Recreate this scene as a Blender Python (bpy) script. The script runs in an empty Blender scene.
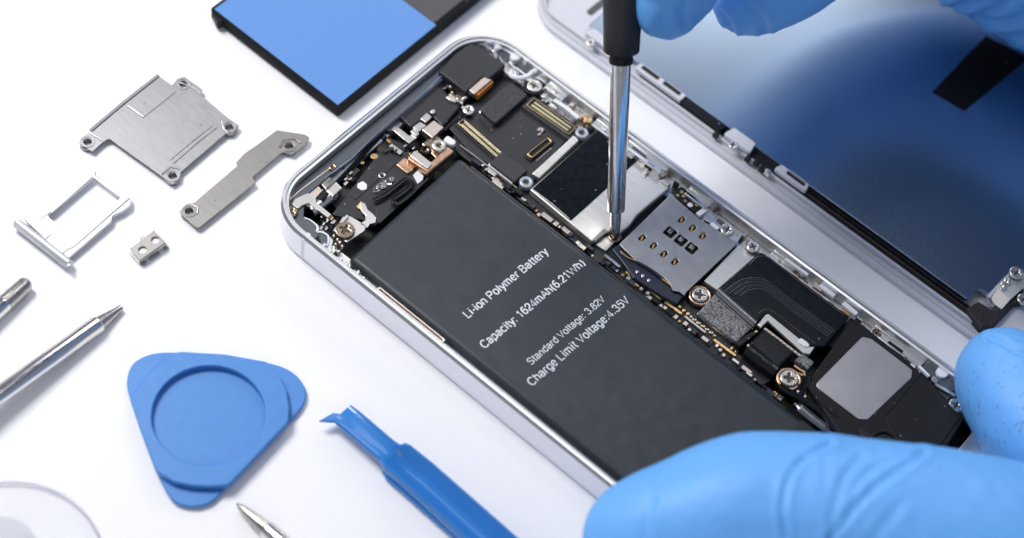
import bpy, bmesh, math, random
from mathutils import Vector, Matrix, noise
random.seed(7)
sc = bpy.context.scene
COL = sc.collection
sc.unit_settings.scale_length = 0.01          # one unit is a centimetre
sc.unit_settings.length_unit = 'CENTIMETERS'

# ------------------------------------------------------------------ camera
F = 1868.33; W, H = 1024, 538
CAM = Vector((-13.09840, -12.76566, 27.26895))
ROT = Matrix(((0.6430243966, 0.6002101971, -0.4756756717), (-0.7569, 0.5927220613, -0.2752870261), (0.1167133844, 0.5370551902, 0.8354338446)))
cd = bpy.data.cameras.new('camera'); cam = bpy.data.objects.new('camera', cd); COL.objects.link(cam)
cam.matrix_world = Matrix.Translation(CAM) @ ROT.to_4x4()
cd.sensor_width = 36; cd.lens = F * 36 / W; cd.clip_start = 1; cd.clip_end = 500
sc.camera = cam

def at(x, y, z=0.0):
    """the point of the place at height z that the photograph shows at (x, y)"""
    d = ROT @ Vector(((x - W / 2) / F, -(y - H / 2) / F, -1))
    return CAM + d * ((z - CAM.z) / d.z)
cd.dof.use_dof = True; cd.dof.focus_distance = 32.3; cd.dof.aperture_fstop = 0.11
FR = {'A': (270, 20, 4.138), 'B': (270, 130, 4.138), 'C': (430, 20, 4.138), 'D': (460, 130, 4.138), 'E': (590, 170, 5.124),
      'F': (590, 240, 4.484), 'G': (700, 240, 5.124), 'H': (740, 320, 3.842), 'I': (380, 90, 8.967), 'J': (500, 60, 5.979),
      'K': (590, 130, 4.483), 'L': (660, 160, 5.975), 'M': (730, 300, 5.38), 'N': (780, 380, 7.683), 'P': (0, 0, 1),
      'Q': (60, 60, 3.845), 'R': (170, 120, 4.68), 'S': (10, 160, 4.483), 'T': (120, 215, 8.967), 'U': (120, 340, 3.165),
      'V': (310, 400, 5.98), 'X': (650, 90, 5.38), 'Y': (530, 0, 5.38), 'O': (960, 230, 4.89), 'a': (730, 180, 4.48),
      'b': (880, 320, 3.842), 'c': (860, 260, 4.483), 'd': (400, 20, 6.4), 'e': (270, 150, 4.483)}
def px(f, x, y):
    a, b, s = FR[f]; return a + x / s, b + y / s
def pt(f, x, y, z):
    return at(*px(f, x, y), z)
def pp(f, pts, z):
    return [tuple(pt(f, x, y, z)[:2]) for x, y in pts]
def rc(f, p, q, z):
    """upright rectangle in the phone's own axes through two opposite corners"""
    a, b = pt(f, *p, z), pt(f, *q, z)
    x0, x1 = sorted((a.x, b.x)); y0, y1 = sorted((a.y, b.y))
    return [(x0, y0), (x1, y0), (x1, y1), (x0, y1)]
def circ(c, r, n=24, ry=None, a0=0):
    return [(c[0] + r * math.cos(2 * math.pi * k / n + a0), c[1] + (ry or r) * math.sin(2 * math.pi * k / n + a0)) for k in range(n)]
def rnd(pts, r, n=5):
    """round the corners of a polygon"""
    out = []; N = len(pts)
    for i in range(N):
        p = Vector(pts[i]); a = Vector(pts[i - 1]) - p; b = Vector(pts[(i + 1) % N]) - p
        la, lb = a.length, b.length; a /= la; b /= lb
        rr = r[i] if isinstance(r, (list, tuple)) else r
        ang = a.angle(b)
        if rr <= 0 or ang > 3.05: out.append(tuple(p)); continue
        t = min(rr / math.tan(ang / 2), la * .48, lb * .48); 
        p0 = p + a * t; p1 = p + b * t
        for k in range(n + 1):
            u = k / n; out.append(tuple(p0 * (1 - u) ** 2 + p * 2 * u * (1 - u) + p1 * u * u))
    return out

# ------------------------------------------------------------------ materials
MATS = {}
def mat(name, col, rough=.5, metal=0, bump=0, bscale=20, stretch=None, var=0, vscale=6, coat=0, trans=0, ior=1.5, rvar=0, col2=None, spec=.5, sss=0, detail=4):
    if name in MATS: return MATS[name]
    m = bpy.data.materials.new(name); m.use_nodes = True; nt = m.node_tree; N = nt.nodes; L = nt.links
    b = N['Principled BSDF']
    b.inputs['Base Color'].default_value = (*col, 1); b.inputs['Roughness'].default_value = rough
    b.inputs['Metallic'].default_value = metal; b.inputs['Coat Weight'].default_value = coat; b.inputs['Coat Roughness'].default_value = .08
    b.inputs['Transmission Weight'].default_value = trans; b.inputs['IOR'].default_value = ior
    b.inputs['Specular IOR Level'].default_value = spec
    if sss:
        b.inputs['Subsurface Weight'].default_value = sss; b.inputs['Subsurface Radius'].default_value = (.1, .2, .5); b.inputs['Subsurface Scale'].default_value = .35
    tc = N.new('ShaderNodeTexCoord'); mp = N.new('ShaderNodeMapping'); L.new(tc.outputs['Object'], mp.inputs['Vector'])
    if stretch: mp.inputs['Scale'].default_value = stretch
    def nz(scale, det=detail, src=None):
        n = N.new('ShaderNodeTexNoise'); n.inputs['Scale'].default_value = scale; n.inputs['Detail'].default_value = det
        L.new((src or mp).outputs[0] if src is None else src, n.inputs['Vector']); return n
    if bump:
        n = nz(bscale); bu = N.new('ShaderNodeBump'); bu.inputs['Strength'].default_value = 1; bu.inputs['Distance'].default_value = bump
        L.new(n.outputs['Fac'], bu.inputs['Height']); L.new(bu.outputs['Normal'], b.inputs['Normal'])
    if var or col2:
        n = nz(vscale); r = N.new('ShaderNodeValToRGB'); r.color_ramp.elements[0].position = .35; r.color_ramp.elements[1].position = .65
        c2 = col2 or tuple(min(1, c * (1 + var)) for c in col); c1 = col if col2 else tuple(c * (1 - var) for c in col)
        r.color_ramp.elements[0].color = (*c1, 1); r.color_ramp.elements[1].color = (*c2, 1)
        L.new(n.outputs['Fac'], r.inputs['Fac']); L.new(r.outputs['Color'], b.inputs['Base Color'])
    if rvar:
        n = nz(vscale * 1.7); mr = N.new('ShaderNodeMapRange'); mr.inputs['To Min'].default_value = max(0.02, rough - rvar); mr.inputs['To Max'].default_value = rough + rvar
        mr.inputs['From Min'].default_value = .3; mr.inputs['From Max'].default_value = .7
        L.new(n.outputs['Fac'], mr.inputs['Value']); L.new(mr.outputs['Result'], b.inputs['Roughness'])
    MATS[name] = m; return m

TABLE = mat('white table laminate', (.865, .87, .905), .6, bump=.002, bscale=60, spec=.25)
ALU = mat('satin aluminium', (.80, .80, .86), .34, .75, bump=.0004, bscale=90)
EDGE = mat('polished chamfer', (.90, .90, .92), .20, 1)
RAIL = mat('milled inner rail', (.78, .79, .80), .30, .9, bump=.0003, bscale=10)
DARKRAIL = mat('grey inner rail', (.11, .12, .14), .35, .5)
BAND = mat('antenna plastic', (.75, .76, .82), .4)
WHITEP = mat('white plastic', (.78, .79, .84), .35, bump=.0005, bscale=40)
BLACKP = mat('black plastic', (.012, .013, .015), .45, bump=.0004, bscale=35, rvar=.06, spec=.22)
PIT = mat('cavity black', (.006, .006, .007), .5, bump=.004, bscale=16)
BOARD = mat('board lacquer', (.015, .017, .021), .40, bump=.0004, bscale=30, var=.25, vscale=9)
TAPE = mat('matt black tape', (.012, .014, .018), .48, bump=.0003, bscale=60, rvar=.04)
STICK = mat('dead black sticker', (.006, .007, .009), .6, spec=.12)
FLEX = mat('glossy black flex', (.004, .006, .009), .22, bump=.0003, bscale=5, rvar=.04, spec=.32)
POUCH = mat('battery pouch', (.022, .029, .038), .42, bump=.0006, bscale=5, var=.14, vscale=3, rvar=.06)
INK = mat('pale printing ink', (.74, .78, .84), .6)
SHIELD = mat('brushed shield steel', (.70, .69, .66), .38, .88, var=.05, vscale=26, stretch=(1, .07, 1))
READER = mat('stamped reader steel', (.36, .36, .37), .40, .9, rvar=.05, vscale=4, var=.05)
STAMP = mat('dull stamped steel', (.33, .33, .345), .42, 1, bump=.0003, bscale=30, stretch=(1, .12, 1), var=.05, vscale=20, rvar=.04)
STAMP2 = mat('warm stamped steel', (.27, .265, .255), .42, 1, bump=.0003, bscale=30, stretch=(1, .12, 1), var=.05, vscale=20, rvar=.04)
TRAY = mat('bead blasted tray', (.62, .63, .68), .40, .5, bump=.0008, bscale=80)
CHROME = mat('bright tool steel', (.80, .79, .78), .17, 1, bump=.0004, bscale=40, stretch=(1, 1, .1), rvar=.05)
DULLST = mat('worn bit steel', (.50, .48, .46), .28, 1, bump=.0005, bscale=30, rvar=.06)
SILVER = mat('small silver part', (.76, .74, .71), .30, 1)
SCREWM = mat('screw steel', (.58, .54, .50), .25, 1, bump=.002, bscale=45, rvar=.1)
BRONZE = mat('bronze screw', (.33, .25, .18), .28, 1, bump=.003, bscale=45)
GOLD = mat('gold contact', (.80, .55, .25), .28, 1, bump=.002, bscale=40)
COPPER = mat('copper bracket', (.66, .42, .28), .32, 1, bump=.0006, bscale=20, var=.2, vscale=12)
BEIGE = mat('nickel pad', (.66, .58, .52), .35, 1)
AMBER = mat('amber film', (.55, .20, .03), .35)
FOAM = mat('grey conductive foam', (.05, .05, .053), .7, bump=.02, bscale=22, col2=(.30, .30, .31), vscale=26)
FOAMD = mat('black speckled foam', (.014, .015, .016), .75, bump=.012, bscale=28, col2=(.07, .07, .075), vscale=42)
GREYBLUE = mat('blue grey lug', (.42, .47, .54), .38, .5)
DKBLUE = mat('dark blue plastic', (.012, .017, .035), .35, bump=.0005, bscale=20)
GREYSQ = mat('brushed speaker mesh', (.52, .51, .53), .36, .92, var=.05, vscale=2.2)
BROWN = mat('brown film', (.05, .03, .026), .4)
YELLOW = mat('pale yellow contacts', (.72, .66, .36), .35, .6)
BEZ = mat('pale grey bezel', (.58, .59, .64), .35, bump=.0004, bscale=40)
BLUEF = mat('blue protective film', (.11, .265, .62), .42, bump=.0004, bscale=30, spec=.4)
DKFILM = mat('dark grey film', (.06, .06, .07), .45, bump=.001, bscale=30)
PLATE = mat('screen back plate', (.30, .385, .49), .26, 1)
PICK = mat('blue pick plastic', (.055, .235, .62), .44, bump=.0012, bscale=45, var=.04, sss=.05)
SPUDG = mat('blue lever plastic', (.035, .21, .60), .2, bump=.0006, bscale=20, sss=.05)
RUBBER = mat('black handle rubber', (.012, .013, .015), .50, bump=.003, bscale=40)
CLEAR = mat('clear silicone', (.93, .94, .98), .08, ior=1.4); CLEAR.node_tree.nodes['Principled BSDF'].inputs['Alpha'].default_value = .16
RIMC = mat('clear silicone edge', (.45, .46, .62), .15); RIMC.node_tree.nodes['Principled BSDF'].inputs['Alpha'].default_value = .5
KNOB = mat('cloudy silicone knob', (.70, .72, .78), .15); KNOB.node_tree.nodes['Principled BSDF'].inputs['Alpha'].default_value = .55
HOLE = mat('dark recess', (.01, .01, .01), .6)

PINS = mat('fine row of contacts', (.70, .64, .36), .35, .7)
_n = PINS.node_tree; _w = _n.nodes.new('ShaderNodeTexWave'); _w.bands_direction = 'Y'; _w.inputs['Scale'].default_value = 9; _r = _n.nodes.new('ShaderNodeValToRGB')
_t = _n.nodes.new('ShaderNodeTexCoord'); _n.links.new(_t.outputs['Object'], _w.inputs['Vector']); _n.links.new(_w.outputs['Fac'], _r.inputs['Fac'])
_r.color_ramp.elements[0].position = .35; _r.color_ramp.elements[0].color = (.28, .25, .14, 1); _r.color_ramp.elements[1].position = .6; _r.color_ramp.elements[1].color = (.85, .80, .50, 1)
_n.links.new(_r.outputs['Color'], PINS.node_tree.nodes['Principled BSDF'].inputs['Base Color'])

def specks(m, scale, rad, frac, col):
    """stray dust: a few small pale dots on a dark surface"""
    nt = m.node_tree; N = nt.nodes; L = nt.links; b = N['Principled BSDF']; tc = N.new('ShaderNodeTexCoord')
    v = N.new('ShaderNodeTexVoronoi'); v.inputs['Scale'].default_value = scale; L.new(tc.outputs['Object'], v.inputs['Vector'])
    a = N.new('ShaderNodeMath'); a.operation = 'LESS_THAN'; a.inputs[1].default_value = rad; L.new(v.outputs['Distance'], a.inputs[0])
    sp = N.new('ShaderNodeSeparateColor'); L.new(v.outputs['Color'], sp.inputs[0])
    g = N.new('ShaderNodeMath'); g.operation = 'LESS_THAN'; g.inputs[1].default_value = frac; L.new(sp.outputs[0], g.inputs[0])
    mu = N.new('ShaderNodeMath'); mu.operation = 'MULTIPLY'; L.new(a.outputs[0], mu.inputs[0]); L.new(g.outputs[0], mu.inputs[1])
    mx = N.new('ShaderNodeMix'); mx.data_type = 'RGBA'; L.new(mu.outputs[0], mx.inputs[0]); src = b.inputs['Base Color']
    if src.links: L.new(src.links[0].from_socket, mx.inputs[6])
    else: mx.inputs[6].default_value = src.default_value
    mx.inputs[7].default_value = (*col, 1); L.new(mx.outputs[2], src)
for m_ in (BLACKP, TAPE, FLEX, BOARD): specks(m_, 7, .10, .35, (.22, .23, .25))
specks(POUCH, 3.2, .035, .3, (.16, .18, .20)); specks(STICK, 5, .08, .3, (.15, .16, .18)); specks(PLATE, 2.2, .02, .3, (.7, .72, .78)); specks(RUBBER, 9, .09, .3, (.12, .12, .13))
specks(STAMP, 5, .07, .3, (.16, .16, .17)); specks(STAMP2, 5, .07, .3, (.14, .14, .14))

# nitrile: deep blue rubber with a fine grain, soft wrinkles, and grey smudges on one fingertip
def glove_mat(name, smudge=None):
    m = mat(name, (.135, .42, .90), .52, bump=.011, bscale=4.5, sss=.12, detail=6)
    nt = m.node_tree; N = nt.nodes; L = nt.links; b = N['Principled BSDF']
    tc = N.new('ShaderNodeTexCoord')
    n2 = N.new('ShaderNodeTexNoise'); n2.inputs['Scale'].default_value = 42; n2.inputs['Detail'].default_value = 2; L.new(tc.outputs['Object'], n2.inputs['Vector'])
    b2 = N.new('ShaderNodeBump'); b2.inputs['Distance'].default_value = .0022; b2.inputs['Strength'].default_value = 1
    old = b.inputs['Normal'].links[0].from_socket
    L.new(n2.outputs['Fac'], b2.inputs['Height']); L.new(old, b2.inputs['Normal']); L.new(b2.outputs['Normal'], b.inputs['Normal'])
    if smudge is not None:
        vm = N.new('ShaderNodeVectorMath'); vm.operation = 'DISTANCE'; L.new(tc.outputs['Object'], vm.inputs[0]); vm.inputs[1].default_value = smudge
        fall = N.new('ShaderNodeMapRange'); fall.inputs['From Min'].default_value = .5; fall.inputs['From Max'].default_value = 1.5
        fall.inputs['To Min'].default_value = 1; fall.inputs['To Max'].default_value = 0; L.new(vm.outputs['Value'], fall.inputs['Value'])
        mp = N.new('ShaderNodeMapping'); mp.inputs['Scale'].default_value = (4, 11, 9); L.new(tc.outputs['Object'], mp.inputs['Vector'])
        n3 = N.new('ShaderNodeTexNoise'); n3.inputs['Scale'].default_value = 1; n3.inputs['Detail'].default_value = 5; L.new(mp.outputs[0], n3.inputs['Vector'])
        r = N.new('ShaderNodeMapRange'); r.inputs['From Min'].default_value = .60; r.inputs['From Max'].default_value = .68; L.new(n3.outputs['Fac'], r.inputs['Value'])
        mu = N.new('ShaderNodeMath'); mu.operation = 'MULTIPLY'; L.new(fall.outputs[0], mu.inputs[0]); L.new(r.outputs[0], mu.inputs[1])
        mx = N.new('ShaderNodeMix'); mx.data_type = 'RGBA'; L.new(mu.outputs[0], mx.inputs[0])
        mx.inputs[6].default_value = (.135, .42, .90, 1); mx.inputs[7].default_value = (.08, .21, .46, 1); L.new(mx.outputs[2], b.inputs['Base Color'])
    return m

# ------------------------------------------------------------------ building helpers
WLOC = {}
def tag(o, label, cat, group=None, kind=None):
    o['label'] = label; o['category'] = cat
    if group: o['group'] = group
    if kind: o['kind'] = kind
    return o
def root(name, loc, label, cat, group=None):
    o = bpy.data.objects.new(name, None); COL.objects.link(o); o.location = loc; WLOC[o.name] = Vector(loc); o.empty_display_size = .3
    return tag(o, label, cat, group)
def obj(name, meshes, mats, parent=None, label=None, smooth=38):
    """link the given meshes (world coordinates) as ONE object"""
    if not isinstance(meshes, (list, tuple)): meshes = [meshes]
    if not isinstance(mats, (list, tuple)): mats = [mats] * len(meshes)
    bm = bmesh.new(); slots = []
    for me, m in zip(meshes, mats):
        if m not in slots: slots.append(m)
        n0 = len(bm.faces); bm.from_mesh(me); bm.faces.ensure_lookup_table()
        for f in bm.faces[n0:]: f.material_index = slots.index(m)
    out = bpy.data.meshes.new(name); 
    if bm.verts:
        xs = [v.co.x for v in bm.verts]; ys = [v.co.y for v in bm.verts]; zs = [v.co.z for v in bm.verts]
        c = Vector(((min(xs) + max(xs)) / 2, (min(ys) + max(ys)) / 2, min(zs)))
    bmesh.ops.translate(bm, verts=bm.verts, vec=-c)
    bm.to_mesh(out); bm.free()
    for m in slots: out.materials.append(m)
    for p in out.polygons: p.use_smooth = True
    out.set_sharp_from_angle(angle=math.radians(smooth))
    if smooth < 90:
        for p in out.polygons:
            if abs(p.normal.z) > .9995: p.use_smooth = False
    o = bpy.data.objects.new(name, out); COL.objects.link(o)
    if parent is not None: o.parent = parent; o.location = c - WLOC[parent.name]
    else: o.location = c
    WLOC[o.name] = c
    if label: o['label'] = label
    return o
def tmp(verts, faces):
    m = bpy.data.meshes.new('t'); m.from_pydata([tuple(v) for v in verts], [], faces); m.update(); return m
def plate(loops, z0, z1, bev=.01, res=1):
    """flat outline(s) between z0 and z1 with softened edges; further loops are holes"""
    if not isinstance(loops[0][0], (tuple, list, Vector)): loops = [loops]
    h = (z1 - z0) / 2; bev = min(bev, h * .95)
    cu = bpy.data.curves.new('c', 'CURVE'); cu.dimensions = '2D'; cu.fill_mode = 'BOTH'
    cu.extrude = h - bev; cu.bevel_depth = bev; cu.offset = -bev; cu.bevel_resolution = res
    for Lp in loops:
        s = cu.splines.new('POLY'); s.points.add(len(Lp) - 1); s.use_cyclic_u = True
        for p, q in zip(s.points, Lp): p.co = (q[0], q[1], 0, 1)
    o = bpy.data.objects.new('c', cu); me = bpy.data.meshes.new_from_object(o)
    me.transform(Matrix.Translation((0, 0, (z0 + z1) / 2)))
    bm = bmesh.new(); bm.from_mesh(me); bmesh.ops.remove_doubles(bm, verts=bm.verts, dist=1e-5); bmesh.ops.recalc_face_normals(bm, faces=bm.faces); bm.to_mesh(me); bm.free()
    bpy.data.objects.remove(o); bpy.data.curves.remove(cu)
    return me
def frame_of(d):
    d = Vector(d).normalized(); u = Vector((0, 0, 1)) if abs(d.z) < .9 else Vector((1, 0, 0))
    a = d.cross(u).normalized(); return a, a.cross(d).normalized()
def tube(path, r, n=10, flat=1.0):
    """round cord through points; r a number or one per point; flat < 1 squashes it vertically"""
    path = [Vector(p) for p in path]; vs = []; fs = []
    for i, p in enumerate(path):
        d = (path[min(i + 1, len(path) - 1)] - path[max(i - 1, 0)])
        a, b = frame_of(d); rr = r[i] if isinstance(r, (list, tuple)) else r
        for k in range(n):
            t = 2 * math.pi * k / n; vs.append(p + a * rr * math.cos(t) + b * rr * flat * math.sin(t))
    for i in range(len(path) - 1):
        for k in range(n): fs.append((i * n + k, i * n + (k + 1) % n, (i + 1) * n + (k + 1) % n, (i + 1) * n + k))
    fs.append(tuple(range(n))[::-1]); fs.append(tuple((len(path) - 1) * n + k for k in range(n)))
    m = tmp(vs, fs); bm = bmesh.new(); bm.from_mesh(m); bmesh.ops.recalc_face_normals(bm, faces=bm.faces); bm.to_mesh(m); bm.free(); return m
def lathe(base, axis, prof, n=40):
    """prof: (distance along the axis, radius)"""
    base = Vector(base); axis = Vector(axis).normalized(); a, b = frame_of(axis); vs = []; fs = []
    for h, r in prof:
        for k in range(n):
            t = 2 * math.pi * k / n; vs.append(base + axis * h + (a * math.cos(t) + b * math.sin(t)) * max(r, 1e-4))
    for i in range(len(prof) - 1):
        for k in range(n): fs.append((i * n + k, i * n + (k + 1) % n, (i + 1) * n + (k + 1) % n, (i + 1) * n + k))
    fs.append(tuple(range(n))[::-1]); fs.append(tuple((len(prof) - 1) * n + k for k in range(n)))
    m = tmp(vs, fs); bm = bmesh.new(); bm.from_mesh(m); bmesh.ops.recalc_face_normals(bm, faces=bm.faces); bm.to_mesh(m); bm.free(); return m
def smoothp(pts, n=6, closed=False):
    pts = [Vector(p) for p in pts]; out = []
    N = len(pts)
    for i in range(N if closed else N - 1):
        g = (lambda k: pts[k % N]) if closed else (lambda k: pts[min(max(k, 0), N - 1)])
        p0, p1, p2, p3 = g(i - 1), g(i), g(i + 1), g(i + 2)
        for k in range(n):
            t = k / n
            out.append(.5 * ((2 * p1) + (p2 - p0) * t + (2 * p0 - 5 * p1 + 4 * p2 - p3) * t * t + (3 * p1 - 3 * p2 + p3 - p0) * t ** 3))
    if not closed: out.append(pts[-1])
    return out
def strip(f, pts, z, w, th, bev=.006):
    """flat metal strip of width w along picture points at top height z (z may be a list: it then steps)"""
    zz = z if isinstance(z, (list, tuple)) else [z] * len(pts)
    P = [pt(f, *p, q) for p, q in zip(pts, zz)]
    return ribbon(P, w, th)
def ribbon(P, w, th):
    P = [Vector(p) for p in P]; vs = []; fs = []; n = len(P)
    for i, p in enumerate(P):
        d = P[min(i + 1, n - 1)] - P[max(i - 1, 0)]; s = Vector((-d.y, d.x, 0)).normalized() * (w[i] if isinstance(w, (list, tuple)) else w) / 2
        if 0 < i < n - 1:
            d1 = (P[i] - P[i - 1]); d2 = (P[i + 1] - P[i]); d1.z = d2.z = 0
            if d1.length > 1e-6 and d2.length > 1e-6: s /= max(.5, math.cos(d1.angle(d2) / 2))
        for q in (p + s, p - s, p - s - Vector((0, 0, th)), p + s - Vector((0, 0, th))): vs.append(q)
    for i in range(n - 1):
        for k in range(4): fs.append((i * 4 + k, i * 4 + (k + 1) % 4, i * 4 + 4 + (k + 1) % 4, i * 4 + 4 + k))
    fs += [(0, 1, 2, 3), ((n - 1) * 4, (n - 1) * 4 + 3, (n - 1) * 4 + 2, (n - 1) * 4 + 1)]
    m = tmp(vs, fs); bm = bmesh.new(); bm.from_mesh(m); bmesh.ops.recalc_face_normals(bm, faces=bm.faces)
    bmesh.ops.bevel(bm, geom=[e for e in bm.edges], offset=min(.006, th * .3), segments=1, affect='EDGES'); bm.to_mesh(m); bm.free(); return m
def cross(c, r, w, a=.4):
    out = []
    for k in range(4):
        t = a + k * math.pi / 2; d = Vector((math.cos(t), math.sin(t))); s = Vector((-d.y, d.x)) * w
        out += [tuple(Vector(c) + d * r - s), tuple(Vector(c) + d * r + s), tuple(Vector(c) + d * w + s)]
    return out
def screw(f, p, z, r, parent, m=None, m2=None, collar=None, name='screw'):
    m = m or SCREWM; RECM = mat('screw recess', (.10, .085, .07), .4, .8); c = pt(f, *p, z); c2 = (c.x, c.y)
    parts = [plate([circ(c2, r), cross(c2, r * .55, r * .12, random.random())], z - .05, z, .018, 2), plate(circ(c2, r * .85), z - .09, z - .022, .005)]
    ms = [m, RECM]
    if collar: parts.append(plate([circ(c2, r * 1.35), circ(c2, r * 1.04)], z - .12, z - .03, .015)); ms.append(collar)
    return obj(name, parts, ms, parent)
def lug(f, p, z, r, parent, m=None, hole=.45, name='standoff'):
    c = pt(f, *p, z); c2 = (c.x, c.y)
    return obj(name, [plate([circ(c2, r), circ(c2, r * hole)], z - .1, z, .02, 2), plate(circ(c2, r * .9), z - .2, z - .07, .01)], [m or GREYBLUE, BRONZE], parent)
def arc(cx, cy, rx, ry, a0, a1, n=10):
    return [(cx + rx * math.cos(math.radians(a0 + (a1 - a0) * k / n)), cy + ry * math.sin(math.radians(a0 + (a1 - a0) * k / n))) for k in range(n + 1)]
XH, CH = .53, .72          # plain grotesque lettering: (advance, strokes)
GL = {
 'L': (.56, [[(.07, CH), (.07, 0), (.46, 0)]]), 'i': (.24, [[(.10, 0), (.10, XH)], [(.10, .64), (.10, .73)]]), 'l': (.24, [[(.10, 0), (.10, CH)]]),
 '-': (.34, [[(.05, .25), (.27, .25)]]), 'o': (.57, [arc(.27, .265, .215, .265, 0, 360, 18)]), 'n': (.56, [[(.08, 0), (.08, XH)], [(.08, .32)] + arc(.26, .34, .18, .19, 170, 0) + [(.44, 0)]]),
 'P': (.66, [[(.08, 0), (.08, CH), (.34, CH)] + arc(.36, .53, .19, .19, 90, -90) + [(.08, .34)]]), 'B': (.68, [[(.08, .38), (.36, .38)] + arc(.37, .19, .19, .19, 90, -90) + [(.08, 0), (.08, CH), (.34, CH)] + arc(.35, .55, .17, .17, 90, -90) + [(.3, .38)]]),
 'y': (.5, [[(.03, XH), (.24, 0)], [(.45, XH), (.22, -.1), (.15, -.19), (.05, -.19)]]), 'm': (.86, [[(.08, 0), (.08, XH)], [(.08, .34)] + arc(.235, .36, .155, .17, 170, 0) + [(.39, 0)], [(.39, .34)] + arc(.55, .36, .16, .17, 170, 0) + [(.71, 0)]]),
 'e': (.56, [[(.06, .29), (.48, .29)] + arc(.27, .265, .21, .265, 5, 318, 16)]), 'r': (.36, [[(.08, 0), (.08, XH)], [(.08, .34), (.13, .47), (.22, .52), (.32, .51)]]),
 'a': (.56, [[(.07, .42)] + arc(.25, .37, .18, .16, 150, 0) + [(.43, .06), (.47, 0)], [(.43, .30), (.25, .28)] + arc(.22, .14, .16, .14, 90, 290, 10) + [(.43, .14)]]),
 't': (.32, [[(.13, .68), (.13, .10), (.17, .01), (.28, .01)], [(.02, XH), (.27, XH)]]), 'C': (.72, [arc(.37, .36, .31, .36, 42, 318, 20)]),
 'p': (.57, [[(.08, -.19), (.08, XH)], arc(.27, .265, .20, .265, 0, 360, 18)]), 'c': (.52, [arc(.27, .265, .21, .265, 45, 315, 14)]), ':': (.28, [[(.12, .0), (.12, .10)], [(.12, .43), (.12, .53)]]), '.': (.28, [[(.12, .0), (.12, .10)]]),
 '1': (.56, [[(.11, .55), (.24, .62), (.30, CH), (.30, 0)]]), '2': (.56, [[(.06, .52)] + arc(.26, .52, .20, .20, 170, -20) + [(.38, .34), (.12, .12), (.05, 0), (.48, 0)]]), '3': (.56, [[(.07, .56)] + arc(.25, .55, .18, .17, 155, -90) + [(.2, .38), (.26, .38)] + arc(.26, .20, .21, .20, 88, -165)]),
 '4': (.56, [[(.48, .18), (.03, .18), (.36, CH), (.36, 0)]]), '5': (.56, [[(.45, CH), (.14, CH), (.09, .38)] + arc(.26, .235, .22, .235, 130, -160)]), '6': (.56, [arc(.27, .225, .20, .225, 0, 360, 16), arc(.32, .36, .25, .36, 62, 190, 10)]),
 '8': (.56, [arc(.27, .20, .21, .20, 0, 360, 16), arc(.27, .55, .17, .165, 0, 360, 14)]), 'A': (.66, [[(.02, 0), (.31, CH), (.60, 0)], [(.12, .22), (.50, .22)]]), 'h': (.56, [[(.08, 0), (.08, CH)], [(.08, .32)] + arc(.26, .34, .18, .19, 170, 0) + [(.44, 0)]]),
 '(': (.34, [arc(.42, .28, .32, .50, 128, 232)]), ')': (.34, [arc(-.08, .28, .32, .50, 52, -52)]), 'W': (1.04, [[(.03, CH), (.26, 0), (.50, .64), (.74, 0), (.97, CH)]]), 'V': (.66, [[(.02, CH), (.31, 0), (.60, CH)]]),
 'S': (.66, [[(.54, .56)] + arc(.31, .545, .22, .175, 25, 230, 10) + [(.38, .35)] + arc(.31, .18, .24, .18, 60, -155, 12)]), 'd': (.57, [[(.46, 0), (.46, CH)], arc(.27, .265, .20, .265, 0, 360, 18)]),
 'g': (.57, [[(.46, XH), (.46, 0)] + arc(.27, -.03, .19, .16, 0, -150, 10), arc(.27, .265, .20, .265, 0, 360, 18)]), ' ': (.28, [])}
def text(body, p0, p1, z, parent, wt=.074, gap=.015):
    """one line of lettering, from p0 to p1 along its foot; each word is a part"""
    a, b = at(*p0, z), at(*p1, z); tot = sum(GL[c][0] + gap for c in body) - .08; s = (b - a).length / tot; ang = math.atan2(b.y - a.y, b.x - a.x)
    M = Matrix.Translation((a.x, a.y, z + .001)) @ Matrix.Rotation(ang, 4, 'Z') @ Matrix.Diagonal((s, s * 1.04, .10, 1))
    x = -.05
    for wd in body.split(' '):
        cu = bpy.data.curves.new('t', 'CURVE'); cu.dimensions = '3D'; cu.bevel_depth = wt; cu.bevel_resolution = 1; cu.use_fill_caps = True
        for ch in wd:
            for st in GL[ch][1]:
                sp_ = cu.splines.new('POLY'); sp_.points.add(len(st) - 1)
                for q, p in zip(sp_.points, st): q.co = (x + p[0], p[1], 0, 1)
            x += GL[ch][0] + gap
        x += GL[' '][0] + gap
        o = bpy.data.objects.new('t', cu); me = bpy.data.meshes.new_from_object(o); bpy.data.objects.remove(o)
        me.transform(M); obj('printed_word', me, INK, parent)
def dup(o, loc, rz=None):
    c = o.copy(); COL.objects.link(c); c.location = loc
    if rz is not None: c.rotation_euler.z = rz
    return c

# ------------------------------------------------------------------ table
tb = plate(rnd([(-45, -45), (60, -45), (60, 60), (-45, 60)], 1), -2, 0, .1)
o = obj('tabletop', tb, TABLE); o['kind'] = 'structure'; o['label'] = 'plain white work surface under everything'; o['category'] = 'table surface'

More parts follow.
